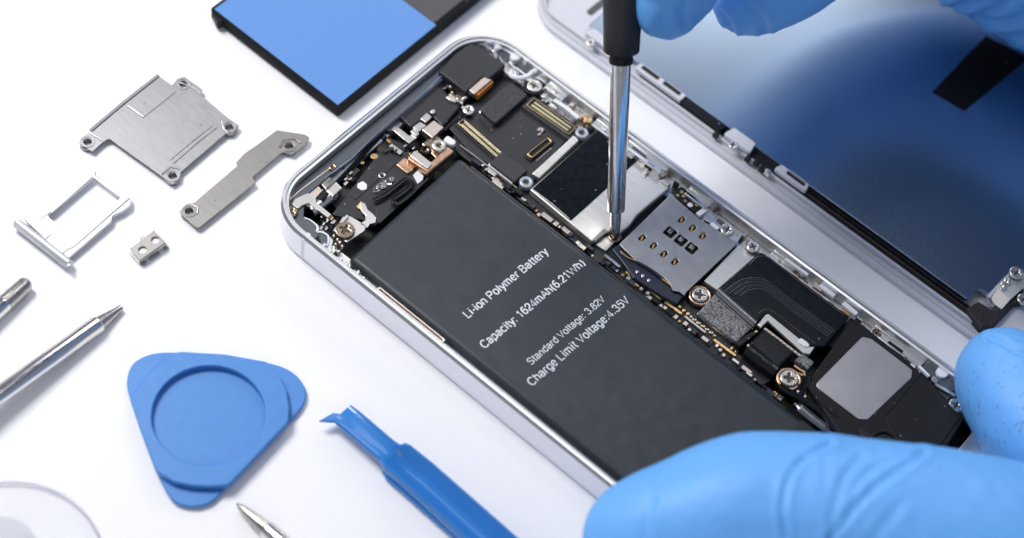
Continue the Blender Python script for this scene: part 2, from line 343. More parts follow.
# ================================================================== THE PHONE
PW, PL = 5.86, 12.1
phone = root('smartphone', (PW / 2, -PL / 2, 0), 'opened silver smartphone without its screen, black battery and circuit board showing', 'smartphone')
def rr(inset, r=.9, n=9, x0=0, x1=PW, y0=0, y1=PL):
    pts = [(x0 + inset, -y0 - inset), (x1 - inset, -y0 - inset), (x1 - inset, -y1 + inset), (x0 + inset, -y1 + inset)]
    out = []; q = max(.05, r - inset)
    for (cx, cy, a) in ((pts[0][0] + q, pts[0][1] - q, 90), (pts[3][0] + q, pts[3][1] + q, 180), (pts[2][0] - q, pts[2][1] + q, 270), (pts[1][0] - q, pts[1][1] - q, 0)):
        for k in range(n + 1):
            t = math.radians(a + 90 * k / n); out.append((cx + q * math.cos(t), cy + q * math.sin(t)))
    return out
def sweep_ring(prof):
    """prof: (inset, z) pairs, lofted round the outline of the phone"""
    vs = []; fs = []; n = None
    for ins, z in prof:
        L = rr(ins, .92, 14); n = len(L); vs += [(x, y, z) for x, y in L]
    for i in range(len(prof) - 1):
        for k in range(n): fs.append((i * n + k, i * n + (k + 1) % n, (i + 1) * n + (k + 1) % n, (i + 1) * n + k))
    m = tmp(vs, fs); bm = bmesh.new(); bm.from_mesh(m); bmesh.ops.recalc_face_normals(bm, faces=bm.faces); bm.to_mesh(m); bm.free(); return m
body = sweep_ring([(.10, .02), (.04, .02), (0, .06), (0, .655)])
cham = sweep_ring([(0, .655), (.045, .70)])
lip = sweep_ring([(.045, .70), (.085, .70), (.095, .66), (.14, .655), (.15, .60), (.15, .14)])
obj('frame', [body, cham, lip], [ALU, EDGE, RAIL], phone, smooth=20)
obj('back_panel', plate(rr(.08, .9), .03, .14, .01), PIT, phone)
# antenna lines across the side wall
for (p, q) in (((295, 236), (302, 262)),):
    c = at(300.5, 243, .6)
    obj('antenna_band', plate([(-.004, c.y - .035), (.16, c.y - .035), (.16, c.y + .035), (-.004, c.y + .035)], .06, .66, .003), BAND, phone)
c = at(606, 116, .66)
obj('antenna_band', plate([(PW - .16, -1.18), (PW + .004, -1.18), (PW + .004, -1.25), (PW - .16, -1.25)], .06, .66, .003), BAND, phone)
# volume buttons slot seen as a pale strip between battery and wall
obj('button_bracket', plate([rnd(rc('P', (375, 288), (443, 344), .60)[:0] or [(.155, at(375, 290, .6).y), (.245, at(375, 290, .6).y), (.245, at(442, 344, .6).y), (.155, at(442, 344, .6).y)], .03),
     rnd([(.185, at(377, 292, .6).y), (.215, at(377, 292, .6).y), (.215, at(440, 342, .6).y), (.185, at(440, 342, .6).y)], .01)], .50, .60, .01), [BEIGE], phone)
for k in range(9):
    v = 1.2 + k * .13
    obj('wall_clip', plate(rnd([(.15, -v), (.22 + .04 * (k % 2), -v), (.22, -v - .07), (.15, -v - .07)], .01), .48, .60 - .02 * (k % 3), .01), SILVER if k % 3 else BLACKP, phone)
for k, v in enumerate((8.9, 9.25, 9.5, 9.8, 10.1)):
    obj('wall_clip', plate(rnd([(.15, -v), (.20, -v), (.20, -v - .12), (.15, -v - .12)], .01), .5, .62, .01), [BEIGE, SILVER][k % 2], phone)

# ---- ledges round the cavity
obj('top_ledge', plate([(x, y) for x, y in rr(.155, .78, 9) if y > -1.0 and x < 4.75] and rnd([(.16, -1.15), (.16, -.55), (.62, -.16), (4.6, -.16), (4.5, -.40), (.72, -.42), (.40, -.70), (.33, -1.15)], .08), .40, .52, .02), DARKRAIL, phone)
obj('cavity_floor', plate([rr(.155, .80), rnd([(.4, -.5), (5.35, -.5), (5.35, -PL + .5), (.4, -PL + .5)], .2)], .26, .40, .02), RAIL, phone)
# bright inner step on the top side
obj('inner_rail', tube([at(325, 178, .60), at(352, 158, .60), at(380, 130, .60), at(420, 96, .60), at(444, 74, .60)], .018, 8), EDGE, phone)
# right hand rail, milled pockets
xr0, xr1 = 5.50, 5.715
for (v0, v1, z) in ((.95, 1.75, .50), (1.82, 2.25, .56), (2.95, 3.6, .50), (3.68, 4.6, .56), (5.1, 5.6, .5), (7.0, 7.7, .50), (7.75, 8.35, .44), (9.2, 10.25, .50)):
    obj('side_rail', [plate([(xr0, -v0), (xr1, -v0), (xr1, -v1), (xr0, -v1)], z - .22, z, .02), plate([(xr0 + .0, -v0 - .03), (xr0 + .035, -v0 - .03), (xr0 + .035, -v1 + .03), (xr0, -v1 + .03)], z + .001, z + .06, .01)], RAIL, phone)

# ---- battery
BZ = .55
bat_out = rnd([(.29, -1.82), (3.29, -1.74), (3.29, -10.9), (.29, -10.9)], .12)
battery = obj('battery', plate(bat_out, .16, BZ, .13, 5), POUCH, phone)
text('Li-ion Polymer Battery', (468.5, 318), (549, 252.5), BZ, battery)
text('Capacity: 1624mAh(6.21Wh)', (485, 348.5), (586, 264), BZ, battery)
text('Standard Voltage: 3.82V', (531.5, 365), (606, 300), BZ, battery, wt=.060)
text('Charge Limit Voltage:4.35V', (532.5, 386), (630.5, 301), BZ, battery, wt=.062)
f0, f1 = at(785, 440, BZ), at(806, 419, BZ)
obj('end_flap', plate(rnd([(.32, f0.y), (3.26, f0.y + .02), (3.26, f0.y - .5), (.32, f0.y - .5)], .04), BZ - .02, BZ + .012, .01), TAPE, phone)
obj('cell_edge', tube([(3.30, -2.0, .42), (3.30, -5, .42), (3.30, -9, .42)], .035, 8), POUCH, battery)

# ---- circuit board
board = obj('circuit_board', plate(rnd(pp('P', [(452, 112), (500, 70), (560, 96), (590, 130), (735, 240), (770, 268), (700, 305), (740, 355), (775, 378), (752, 392), (600, 262), (455, 150)], .34), .03), .26, .34, .01), BOARD, phone)
# the big matt sheet over the board between the connectors
obj('board_cover', plate(rnd(pp('C', [(60, 425), (330, 240), (470, 330), (600, 465), (560, 500), (400, 700), (255, 600), (180, 560)], .40), .04), .345, .40, .01), TAPE, phone)

# ---- top left cluster --------------------------------------------------
obj('flex_base', plate(rnd(pp('B', [(255, 350), (300, 290), (430, 120), (470, 20), (560, 60), (600, 130), (660, 175), (560, 290), (430, 400), (380, 370), (300, 360)], .36), .05), .30, .36, .01), BOARD, phone)
obj('flex_step', plate(rnd(pp('B', [(330, 262), (500, 110), (530, 128), (355, 285)], .40), .02), .362, .374, .004), BOARD, phone)
obj('flex_rail', tube([pt('B', 250, 245, .40), pt('B', 320, 172, .40), pt('B', 425, 60, .40), pt('B', 470, 12, .40), pt('B', 515, 12, .40), pt('B', 560, 45, .40)], .04, 10), FLEX, phone)
obj('wall_gap', plate(rnd(pp('B', [(230, 280), (300, 225), (345, 250), (280, 330)], .30), .02), .2, .30, .01), PIT, phone)
obj('brown_pad', plate(pp('B', [(455, 62), (475, 78), (458, 96), (440, 80)], .372), .361, .372, .003), BROWN, phone)
obj('brown_pad', plate(pp('B', [(345, 148), (372, 165), (318, 222), (290, 200)], .372), .361, .372, .003), BROWN, phone)
for p, r in (((432, 108), .065), ((383, 135), .035), ((650, 52), .02), ((655, 40), .02)):
    c = pt('B', *p, .375); obj('gold_dot', plate(circ(c[:2], r), .361, .372, .004), GOLD, phone)
obj('white_patch', plate(rnd(pp('B', [(362, 222), (385, 210), (402, 226), (400, 245), (380, 250), (360, 238)], .375), .04), .361, .376, .005), WHITEP, phone)
c = pt('B', 464, 188, .38); obj('solder_ring', plate([circ(c[:2], .062), circ(c[:2], .042)], .361, .385, .008), SILVER, phone)
# the knot of fine wire
wp = []
for k in range(120):
    a = random.random() * 6.28; q = math.sqrt(random.random()); bx, by = 472 + q * 44 * math.cos(a), 226 - q * 34 * math.cos(a) * .75 + q * 20 * math.sin(a)
    wp.append(pt('B', bx, by, .37 + random.random() * .04))
wp2 = [wp[0]]; rest = wp[1:]
while rest:
    j = min(range(len(rest)), key=lambda i: abs((rest[i] - wp2[-1]).length - .06)); wp2.append(rest.pop(j))
obj('metal_mesh_patch', tube(wp2, .008, 5), SILVER, phone)
obj('copper_pad', plate(rnd(pp('B', [(522, 142), (556, 113), (598, 148), (590, 168), (570, 180)], .40), .03), .361, .40, .01), COPPER, phone)
obj('white_square', plate(rnd(pp('B', [(592, 185), (612, 165), (636, 188), (632, 205), (612, 222)], .40), .02), .361, .395, .008), WHITEP, phone)
# snake shaped black cable
sn = [(428, 292), (470, 272), (520, 235), (558, 205), (580, 205), (588, 222), (570, 245), (535, 270), (515, 285), (512, 300), (528, 306), (560, 285), (600, 250)]
obj('ribbon_loop', tube(smoothp([pt('B', *p, .44) for p in sn], 5), .045, 8, .6), FLEX, phone)
obj('cable_cover', plate(rnd(pp('B', [(440, 360), (436, 310), (560, 200), (640, 210), (655, 180), (690, 175), (450, 390)], .37), .03), .31, .37, .01), TAPE, phone)
# copper bracket with lug
cb = obj('camera_bracket', plate(rnd(pp('B', [(570, 108), (610, 85), (665, 130), (735, 66), (765, 88), (655, 178), (570, 122)], .52), .03), .36, .52, .03, 2), COPPER, phone)
obj('bracket_face', plate(rnd(pp('B', [(578, 105), (598, 84), (672, 138), (655, 162)], .545), .03), .52, .545, .01), SILVER, cb)
lug('B', (700, 62), .56, .13, phone, SILVER, .4, 'bracket_lug')
lug('B', (646, 80), .50, .10, phone, BLACKP, .5, 'bracket_lug')
obj('bracket_plate', plate(rnd(pp('B', [(625, 55), (690, 20), (745, 75), (690, 120)], .47), .04), .36, .47, .02), BRONZE, phone)
obj('white_pill', plate(rnd(pp('B', [(720, 35), (735, 20), (770, 45), (765, 62), (745, 60), (722, 45)], .52), .05), .42, .52, .02), WHITEP, phone)
# stepped silver clip and square pad on the matt sheet
obj('matt_sheet', plate(rnd(pp('I', [(160, 225), (330, 60), (520, -60), (720, 150), (560, 330), (455, 215), (280, 335)], .50), .05), .36, .50, .03), TAPE, phone)
obj('sheet_rib', plate(rnd(pp('I', [(540, 340), (725, 190), (760, 215), (590, 365)], .42), .02), .345, .42, .02), BLACKP, phone)
st = [(125, 340), (235, 440), (270, 440), (320, 395), (300, 350), (350, 350), (335, 330), (400, 285), (385, 265), (430, 225), (480, 190)]
zs = [.44, .44, .45, .46, .48, .50, .51, .52, .53, .54, .55]
for q, z_ in (([(108, 348), (130, 325), (160, 330), (262, 412), (300, 385), (348, 412), (265, 478), (212, 440)], .45), ([(272, 372), (305, 340), (355, 392), (328, 415)], .49), ([(295, 332), (358, 285), (418, 318), (350, 370)], .52), ([(362, 255), (420, 203), (464, 242), (412, 292)], .55)):
    obj('stepped_clip', plate(rnd(pp('I', q, z_), .012), .37, z_, .005, 1), SILVER, phone)
obj('clip_end', plate(circ(pt('I', 475, 190, .56)[:2], .05), .5, .56, .02, 2), SILVER, phone)
obj('square_pad', plate(rnd(pp('I', [(375, 355), (480, 270), (575, 335), (470, 430)], .53), .015), .38, .53, .012), BEIGE, phone)
# tabs on the right of the matt sheet
obj('small_tab', plate(rnd(pp('I', [(590, 60), (640, 40), (690, 70), (680, 115), (620, 90)], .54), .02), .50, .54, .01), BEIGE, phone)
for p in ((650, 15), (700, 90), (735, 110), (770, 60), (745, 150)):
    a = pt('I', *p, .52); obj('solder_blob', plate(circ(a[:2], .035, 10), .40, .52, .03, 2), SILVER, phone)
screw('C', (160, 370), .52, .11, phone, SILVER)
# vibration motor and silver housing at the left corner
hb = obj('motor_housing', plate(rnd(pp('B', [(105, 262), (178, 208), (232, 262), (160, 312)], .50), .02), .25, .50, .02, 2), BEIGE, phone)
obj('motor_drum', tube([pt('B', 165, 340, .40), pt('B', 262, 262, .40)], .13, 20), CHROME, phone)
obj('motor_case', [plate(rnd(pp('B', [(205, 215), (245, 188), (275, 215), (232, 250)], .50), .02), .2, .50, .03), plate(rnd(pp('B', [(232, 250), (272, 212), (300, 240), (262, 275)], .54), .02), .3, .54, .02)], [STAMP2, SILVER], phone)
obj('motor_boot', tube([pt('B', 205, 300, .44), pt('B', 232, 270, .44)], .11, 16), BLACKP, phone)
obj('hooked_strip', plate(rnd(pp('B', [(92, 305), (104, 284), (158, 260), (184, 278), (192, 300), (254, 350), (240, 362), (176, 312), (160, 300), (132, 312), (116, 326)], .56), .02), .48, .56, .005, 1), SILVER, phone)
obj('inner_wall_line', tube([pt('B', 80, 290, .52), pt('B', 120, 255, .52), pt('B', 200, 195, .52), pt('B', 262, 150, .52)], .02, 6), BEIGE, phone)
screw('B', (85, 337), .57, .125, phone, BRONZE)
screw('B', (258, 152), .56, .075, phone, BRONZE)
# silver corner bracket with its bronze screw
obj('corner_bracket', plate(rnd(pp('B', [(262, 425), (300, 358), (330, 355), (400, 395), (392, 418), (318, 466), (290, 440)], .46), .02), .42, .46, .012), SILVER, phone)
obj('bracket_edge', strip('B', [(265, 418), (312, 362), (322, 352)], .52, .05, .06), RAIL, phone)
screw('B', (310, 411), .52, .175, phone, BRONZE)
obj('bracket_arm', plate(rnd(pp('B', [(372, 300), (392, 302), (404, 330), (420, 342), (440, 362), (436, 384), (414, 388), (404, 404), (372, 388), (396, 372), (396, 352), (378, 335)], .46), .015), .42, .46, .004, 1), SILVER, phone)
obj('gold_pad', plate(rnd(pp('B', [(357, 315), (375, 293), (398, 308), (380, 332)], .41), .01), .361, .41, .01), GOLD, phone)
for p in ((225, 385), (240, 372), (258, 362), (215, 402), (236, 404), (268, 376)):
    a = pt('B', *p, .5); obj('solder_blob', tube([a - Vector((.03, 0, .03)), a, a + Vector((.01, .03, -.02))], .025, 7), random.choice([SILVER, GOLD, YELLOW]), phone)
# grey corner pockets with their pale rims
for (q, c) in (([(105, 372), (120, 360), (165, 378), (195, 402), (180, 428), (150, 426), (112, 400)], 0), ([(178, 440), (205, 425), (240, 440), (236, 470), (218, 490), (195, 478)], 1)):
    P2 = rnd(pp('B', q, .46), .09); mx_ = sum(p[0] for p in P2) / len(P2); my_ = sum(p[1] for p in P2) / len(P2)
    big = [(mx_ + (x - mx_) * 1.28, my_ + (y - my_) * 1.28) for x, y in P2]
    obj('corner_pocket', [plate(P2, .34, .46, .005), plate([big, [(mx_ + (x - mx_) * 1.05, my_ + (y - my_) * 1.05) for x, y in P2]], .40, .48, .004)], [DARKRAIL, WHITEP], phone)
obj('corner_rim', plate(rnd(pp('B', [(60, 345), (95, 350), (200, 425), (215, 410), (245, 440), (262, 455), (250, 500), (230, 505)], .44), .01), .30, .44, .004), RAIL, phone)
for p in ((265, 435), (280, 450), (290, 462), (272, 470), (300, 478), (285, 500)):
    a = pt('B', *p, .5); obj('solder_blob', plate(circ(a[:2], .035, 8), .35, .5, .03, 2), random.choice([SILVER, BEIGE]), phone)

for k in range(34):
    f, p = [('B', (300 + random.random() * 60, 130 + random.random() * 90)), ('B', (470 + random.random() * 80, 30 + random.random() * 60)), ('B', (215 + random.random() * 60, 350 + random.random() * 50)), ('I', (560 + random.random() * 200, 100 + random.random() * 120)), ('B', (560 + random.random() * 60, 55 + random.random() * 50))][k % 5]
    a = pt(f, *p, .42); q_ = .018 + random.random() * .028; zt = .38 + random.random() * .08
    obj('chip', plate(rnd([(a.x - q_, a.y - q_ * .6), (a.x + q_, a.y - q_ * .6), (a.x + q_, a.y + q_ * .6), (a.x - q_, a.y + q_ * .6)], .006), .30, zt, .008), random.choice([SILVER, BEIGE, FOAMD, BLACKP, GOLD, SILVER, DKBLUE]), phone)
obj('antenna_pads', strip('B', [(497, 60), (520, 78), (545, 95)], .42, .09, .03), SILVER, phone)
obj('antenna_pads', strip('B', [(482, 38), (500, 50)], .44, .05, .04), GOLD, phone)
# ---- rear camera block and neighbours -----------------------------------
camb = obj('camera_module', plate(rnd(pp('C', [(35, 212), (105, 135), (165, 95), (200, 105), (315, 185), (245, 245), (225, 232), (160, 290), (150, 300)], .66), .04), .25, .66, .03, 2), TAPE, phone)
obj('camera_flap', plate(rnd(pp('C', [(160, 288), (225, 233), (255, 247), (185, 306)], .64), .01), .50, .64, .01), BEIGE, camb)
obj('camera_film', plate(rnd(pp('C', [(190, 305), (258, 248), (262, 256), (200, 312)], .60), .01), .45, .60, .01), AMBER, camb)
obj('camera_edge', strip('C', [(45, 222), (100, 262), (168, 298)], .60, .03, .2), SILVER, camb)
for p in ((75, 270), (85, 280), (95, 300), (100, 320), (115, 325), (140, 325)):
    a = pt('C', *p, .45); obj('solder_blob', plate(circ(a[:2], .04, 9), .38, .46 + random.random() * .06, .03, 2), random.choice([SILVER, GOLD, BEIGE]), phone)
obj('corner_step', plate(rnd(pp('C', [(60, 320), (85, 300), (150, 320), (130, 345), (75, 335)], .43), .02), .36, .43, .01), BEIGE, phone)
# shiny swirls in the top corner
for q in ([(235, 115), (262, 130), (268, 150), (262, 168), (290, 178), (315, 182)], [(268, 120), (300, 112), (330, 128), (352, 150), (348, 168)], [(330, 215), (340, 232), (372, 240), (405, 232), (425, 215), (440, 212)], [(172, 88), (215, 98), (240, 112), (262, 130)]):
    obj('milled_rim', tube(smoothp([pt('C', *p, .56) for p in q], 4), .05, 10, .8), WHITEP if q[0][0] > 300 or q[0][0] == 268 else EDGE, phone)
obj('corner_floor', plate(rnd(pp('C', [(165, 80), (230, 85), (320, 110), (420, 190), (500, 250), (480, 330), (440, 300), (350, 250), (250, 160)], .46), .05), .30, .46, .02), RAIL, phone)
for q in ([(272, 140), (305, 118), (345, 145), (335, 165), (300, 175)], [(345, 195), (372, 172), (425, 205), (400, 228), (365, 228)]):
    obj('corner_pocket', plate(rnd(pp('C', q, .52), .05), .40, .52, .02), DARKRAIL, phone)
c = pt('C', 352, 155, .56); obj('corner_post', plate(circ(c[:2], .095), .4, .60, .03, 2), WHITEP, phone)
screw('C', (433, 270), .54, .145, phone, SILVER, collar=BLACKP)
obj('screw_seat', plate(rnd(pp('C', [(395, 250), (440, 232), (480, 270), (470, 310), (430, 320), (395, 300)], .44), .06), .30, .44, .02), BLACKP, phone)
obj('block_recess', plate(rnd(pp('C', [(190, 330), (320, 195), (400, 240), (395, 300), (300, 300), (215, 370)], .28), .03), .2, .28, .01), PIT, phone)
obj('foam_block_frame', plate(rnd(pp('C', [(200, 378), (332, 258), (402, 312), (262, 434)], .46), .05), .34, .46, .015), BEIGE, phone)
obj('foam_block', plate(rnd(pp('C', [(207, 372), (335, 255), (405, 308), (270, 428)], .54), .05), .44, .54, .02), FOAMD, phone)
obj('amber_edge', strip('C', [(328, 232), (350, 245), (372, 262)], .46, .03, .03), BRONZE, phone)
# generic board connector
def connector(f, c0, c1, w, z, base_m, border, rows, parent, n, name='board_connector'):
    a, b = pt(f, *c0, z), pt(f, *c1, z); d = (b - a); Ln = d.length; d /= Ln; s = Vector((-d.y, d.x, 0))
    def box(u0, u1, v0, v1): return [tuple((a + d * u + s * v)[:2]) for u, v in ((u0, v0), (u1, v0), (u1, v1), (u0, v1))]
    r = obj(name, plate(rnd(box(-.05, Ln + .05, -w / 2, w / 2), .05), z - .1, z, .02), base_m, parent)
    if border: obj('connector_rim', plate([rnd(box(0, Ln, -w * .32, w * .32), .03), rnd(box(.03, Ln - .03, -w * .32 + .02, w * .32 - .02), .02)], z, z + .035, .006), border, r)
    for v in rows:
        obj('contact_row', plate(box(.07, Ln - .07, v * w - .02, v * w + .02), z, z + .03, .006), PINS, r)
    return r
connector('C', (412, 340), (590, 465), .36, .46, FOAMD, BRONZE, (-.11, .11), phone, 14)
connector('C', (125, 420), (300, 575), .24, .43, BLACKP, BRONZE, (-.16, .16), phone, 18)
connector('D', (285, 112), (372, 42), .20, .43, BLACKP, GOLD, (), phone, 8)
for k in range(9):
    a = pt('D', 320 + k * 7, 124 - k * 6, .42); obj('pin', plate(circ(a[:2], .013, 6), .4, .42, .005), SILVER, phone)
obj('foam_block', plate(rnd(pp('D', [(122, 135), (172, 88), (282, 162), (225, 215)], .48), .04), .36, .48, .02), FOAMD, phone)
obj('foam_block_frame', plate(rnd(pp('D', [(115, 142), (125, 135), (225, 212), (215, 222)], .42), .01), .30, .42, .01), WHITEP, phone)
lug('C', (630, 464), .50, .125, phone)
lug('D', (275, 214), .50, .125, phone)
obj('edge_line', tube([pt('B', 790, 62, .42), pt('D', 0, 62, .42), pt('D', 110, 145, .42), pt('D', 235, 240, .42)], .012, 6), BEIGE, phone)
for k in range(26):   # tiny parts scattered round the upper connectors
    f, p = random.choice([('C', (455 + random.random() * 160, 330 + random.random() * 40)), ('C', (540 + random.random() * 60, 375 + random.random() * 50)), ('C', (440 + random.random() * 100, 420 + random.random() * 60))])
    a = pt(f, *p, .43); s = .02 + random.random() * .02
    obj('chip', plate([(a.x - s, a.y - s * .6), (a.x + s, a.y - s * .6), (a.x + s, a.y + s * .6), (a.x - s, a.y + s * .6)], .40, .43, .005), random.choice([SILVER, FOAMD, BLACKP, BEIGE]), phone)

# ---- main shield ---------------------------------------------------------
SZ = .50
sh = obj('shield_can', plate(rnd(pp('D', [(288, 246), (500, 60), (575, -10), (872, 236), (735, 352), (700, 400), (665, 425), (600, 410), (548, 462)], SZ), .03), .34, SZ, .03, 3), SHIELD, phone)
obj('shield_strip', plate(pp('D', [(298, 180), (470, 22), (492, 42), (328, 198)], .47), .34, .47, .012), SHIELD, phone)
obj('black_film', plate(rnd(pp('D', [(300, 243), (572, -2), (738, 122), (460, 374)], SZ + .012), .02), SZ + .001, SZ + .012, .004), FLEX, phone)
obj('film_edge', tube([pt('D', 300, 246, SZ + .015), pt('D', 380, 305, SZ + .016), pt('D', 452, 368, SZ + .015)], .008, 5), SILVER, phone)
obj('shield_foot', [plate(rnd(pp('D', [(558, 472), (585, 450), (640, 420), (672, 432), (605, 500)], .40), .015), .34, .40, .01)], SHIELD, phone)
obj('shield_lip', tube([pt('D', 555, 462, .47), pt('D', 600, 425, .48), pt('D', 632, 412, .48)], .03, 8), SILVER, phone)
obj('gap', plate(pp('D', [(536, 470), (560, 455), (572, 468), (548, 485)], .36), .30, .362, .005), PIT, phone)
# screw being turned
c = pt('D', 641, 440, .42); obj('screw_seat', plate([circ(c[:2], .125), circ(c[:2], .05)], .38, .43, .02, 2), BRONZE, phone, 'worn bronze ring under the driver tip')
# ---- SIM reader ------------------------------------------------------------
RZ = .56
ovals = [(470, 255), (525, 297), (578, 338), (268, 348), (326, 388), (380, 430), (435, 470)]
def oval(f, p, z, a, b):
    c = pt(f, *p, z); return [(c.x + b * .0 + x, c.y + y) for x, y in rnd([(-a, -b), (a, -b), (a, b), (-a, b)], min(a, b) * .95)]
sq = [(410, 318), (465, 360), (520, 400)]
def sqh(p):
    c = pt('E', *p, RZ); return rnd([(c.x - .10, c.y - .10), (c.x + .10, c.y - .10), (c.x + .10, c.y + .09), (c.x - .10, c.y + .09)], .03)
def pe(f, l): return pp(f, l, RZ)
outl = pe('E', [(150, 380), (415, 124), (560, 250), (632, 292), (750, 372)]) + pe('F', [(655, 22), (430, 236), (425, 250), (400, 232), (372, 226), (355, 190), (310, 150), (262, 118), (200, 85), (175, 62)]) 
reader = obj('sim_reader', plate([outl] + [oval('E', p, RZ, .075, .045) for p in ovals] + [sqh(p) for p in sq], RZ - .03, RZ, .008), READER, phone)
obj('reader_base', plate(rnd(pe('E', [(175, 385), (415, 150), (720, 372)]) + pe('F', [(640, 40), (430, 225), (300, 140)]), .02), .34, RZ - .09, .01), BLACKP, reader)
for p in ovals:
    c = pt('E', *p, .5); obj('spring_contact', tube([Vector((c.x - .05, c.y - .01, RZ - .08)), Vector((c.x, c.y, RZ - .035)), Vector((c.x + .05, c.y + .01, RZ - .08))], .03, 8), GOLD, reader)
for p in sq:
    c = pt('E', *p, .47); obj('spring_contact', [plate(rnd([(c.x - .05, c.y - .05), (c.x + .05, c.y - .05), (c.x + .05, c.y + .05), (c.x - .05, c.y + .05)], .02), .45, RZ - .05, .01),
        tube([Vector((c.x - .03, c.y, RZ - .045)), Vector((c.x, c.y + .03, RZ - .035)), Vector((c.x + .04, c.y - .01, RZ - .045))], .014, 6)], [STAMP, SILVER], reader)
hs = obj('reader_housing', plate(rnd(pe('E', [(118, 395), (150, 372), (240, 430)]) + pe('F', [(185, 75), (265, 115), (345, 160), (385, 215), (428, 235), (395, 278), (330, 245), (200, 160)]), .02), .34, .50, .015), DKBLUE, phone)
obj('spring_wire', tube(smoothp([pt('F', *p, .535) for p in [(135, 50), (170, 78), (240, 105), (305, 128), (322, 145), (318, 165), (330, 180), (365, 205)]], 4), .015, 7), GOLD, phone)
obj('housing_rib', tube([pt('F', 215, 100, .53), pt('F', 270, 130, .53), pt('F', 330, 175, .53)], .03, 7), DKBLUE, phone)
obj('housing_rib', tube([pt('F', 150, 105, .42), pt('F', 240, 175, .42), pt('F', 330, 240, .42)], .03, 7), BLACKP, phone)
for p in ((210, 140), (235, 158), (262, 178)):
    a = pt('F', *p, .52); obj('pin', plate(rnd([(a.x - .04, a.y - .02), (a.x + .02, a.y - .04), (a.x + .04, a.y - .0), (a.x - .0, a.y + .02)], .005), .46, .515, .004), SILVER, phone)
# gold bars on the edge of the board
for p, q in (((65, 68), (135, 120)), ((160, 140), (232, 192)), ((250, 207), (322, 262)), ((338, 275), (412, 330)), ((555, 445), (655, 518))):
    obj('edge_contact', strip('F', [p, q], .42, .055, .08), GOLD, phone)
obj('edge_contact', strip('E', [(75, 432), (155, 495)], .44, .05, .06), SILVER, phone)
for p in ((402, 298), (422, 314), (441, 329), (640, 484), (658, 498)):
    c = pt('F', *p, .38); obj('gold_dot', plate(circ(c[:2], .032, 14), .34, .375, .006), GOLD, phone)
for k in range(12):
    a = pt('F', 455 + k * 9.5, 342 + k * 7.2 + (k % 2) * 5, .39); s = .026
    obj('chip', plate([(a.x - s, a.y - s * .7), (a.x + s * .6, a.y - s), (a.x + s, a.y + s * .7), (a.x - s * .6, a.y + s)], .34, .38, .006), [SILVER, BEIGE, GOLD][k % 3], phone)
obj('edge_contact', strip('F', [(425, 340), (520, 415)], .40, .045, .05), BEIGE, phone)
screw('F', (495, 243), .50, .15, phone, SCREWM, collar=COPPER)
obj('screw_seat', plate(circ(pt('F', 495, 245, .4)[:2], .2), .34, .42, .02), BLACKP, phone)
# second shield, foam, flex ribbon
sh2 = obj('shield_can', plate(rnd(pp('F', [(510, 182), (663, 18), (765, 58), (572, 225)], .50), .02), .34, .50, .02, 2), SHIELD, phone)
obj('foam_pad', plate(rnd(pp('F', [(483, 325), (560, 240), (745, 372), (662, 456), (640, 445)], .48), .03), .34, .48, .03, 2), FOAM, phone)
obj('foam_backing', plate(rnd(pp('F', [(478, 330), (490, 322), (665, 452), (655, 466), (570, 410)], .40), .02), .34, .41, .01), BEIGE, phone)
fz = .60
flexp = [(95, 262), (160, 195), (303, 60), (330, 68), (768, 392), (640, 545), (560, 545), (350, 375), (330, 382), (283, 432)]
rib = obj('flex_ribbon', plate(rnd(pp('G', flexp, fz), .05), .42, fz, .03, 3), FLEX, phone)
# fold where the ribbon dips towards the foam, its highlight painted in grey film
a0, a1 = pt('G', 92, 262, fz - .06), pt('G', 285, 432, fz - .06)
obj('ribbon_fold', tube([a0, a0.lerp(a1, .5), a1], .085, 16, .8), mat('grey highlight film', (.22, .22, .24), .22, .8, stretch=(6, 1, 1), bump=.002, bscale=14), phone)
for k, off in enumerate((0, .05, .09, .15)):
    d = Vector((.02 - off * .8, -off * .2, 0))
    obj('fold_crease', tube([a0 + d + Vector((-.02, 0, .055 - off * .25)), a1 + d + Vector((-.02, 0, .055 - off * .25))], .006, 5), SILVER, rib)
for k in range(7):   # copper tracks that show through the ribbon as raised lines
    q = k * 9
    ln = [(120 + q * 1.6, 268 + q * .3), (190 + q, 215 + q * .8), (240 + q * .8, 196 + q), (310 + q * .2, 196 + q), (360, 220 + q), (450, 292 + q), (560, 372 + q), (690 - q * .6, 465 + q * .55)]
    obj('flex_track', tube(smoothp([pt('G', *p, fz + .001) for p in ln], 4), .0045, 5), DKFILM if k % 2 else STAMP2, rib)
obj('flex_track', tube(smoothp([pt('G', *p, fz + .001) for p in [(255, 125), (290, 90), (330, 82), (370, 105), (560, 250), (740, 385)]], 4), .005, 5), STAMP2, rib)
obj('flex_track', tube(smoothp([pt('G', *p, fz + .001) for p in [(300, 375), (330, 355), (370, 362), (460, 430), (590, 530)]], 4), .005, 5), STAMP2, rib)
obj('ribbon_shadow', plate(rnd(pp('G', [(640, 540), (770, 400), (830, 430), (700, 560)], .4), .02), .25, .42, .01), PIT, phone)
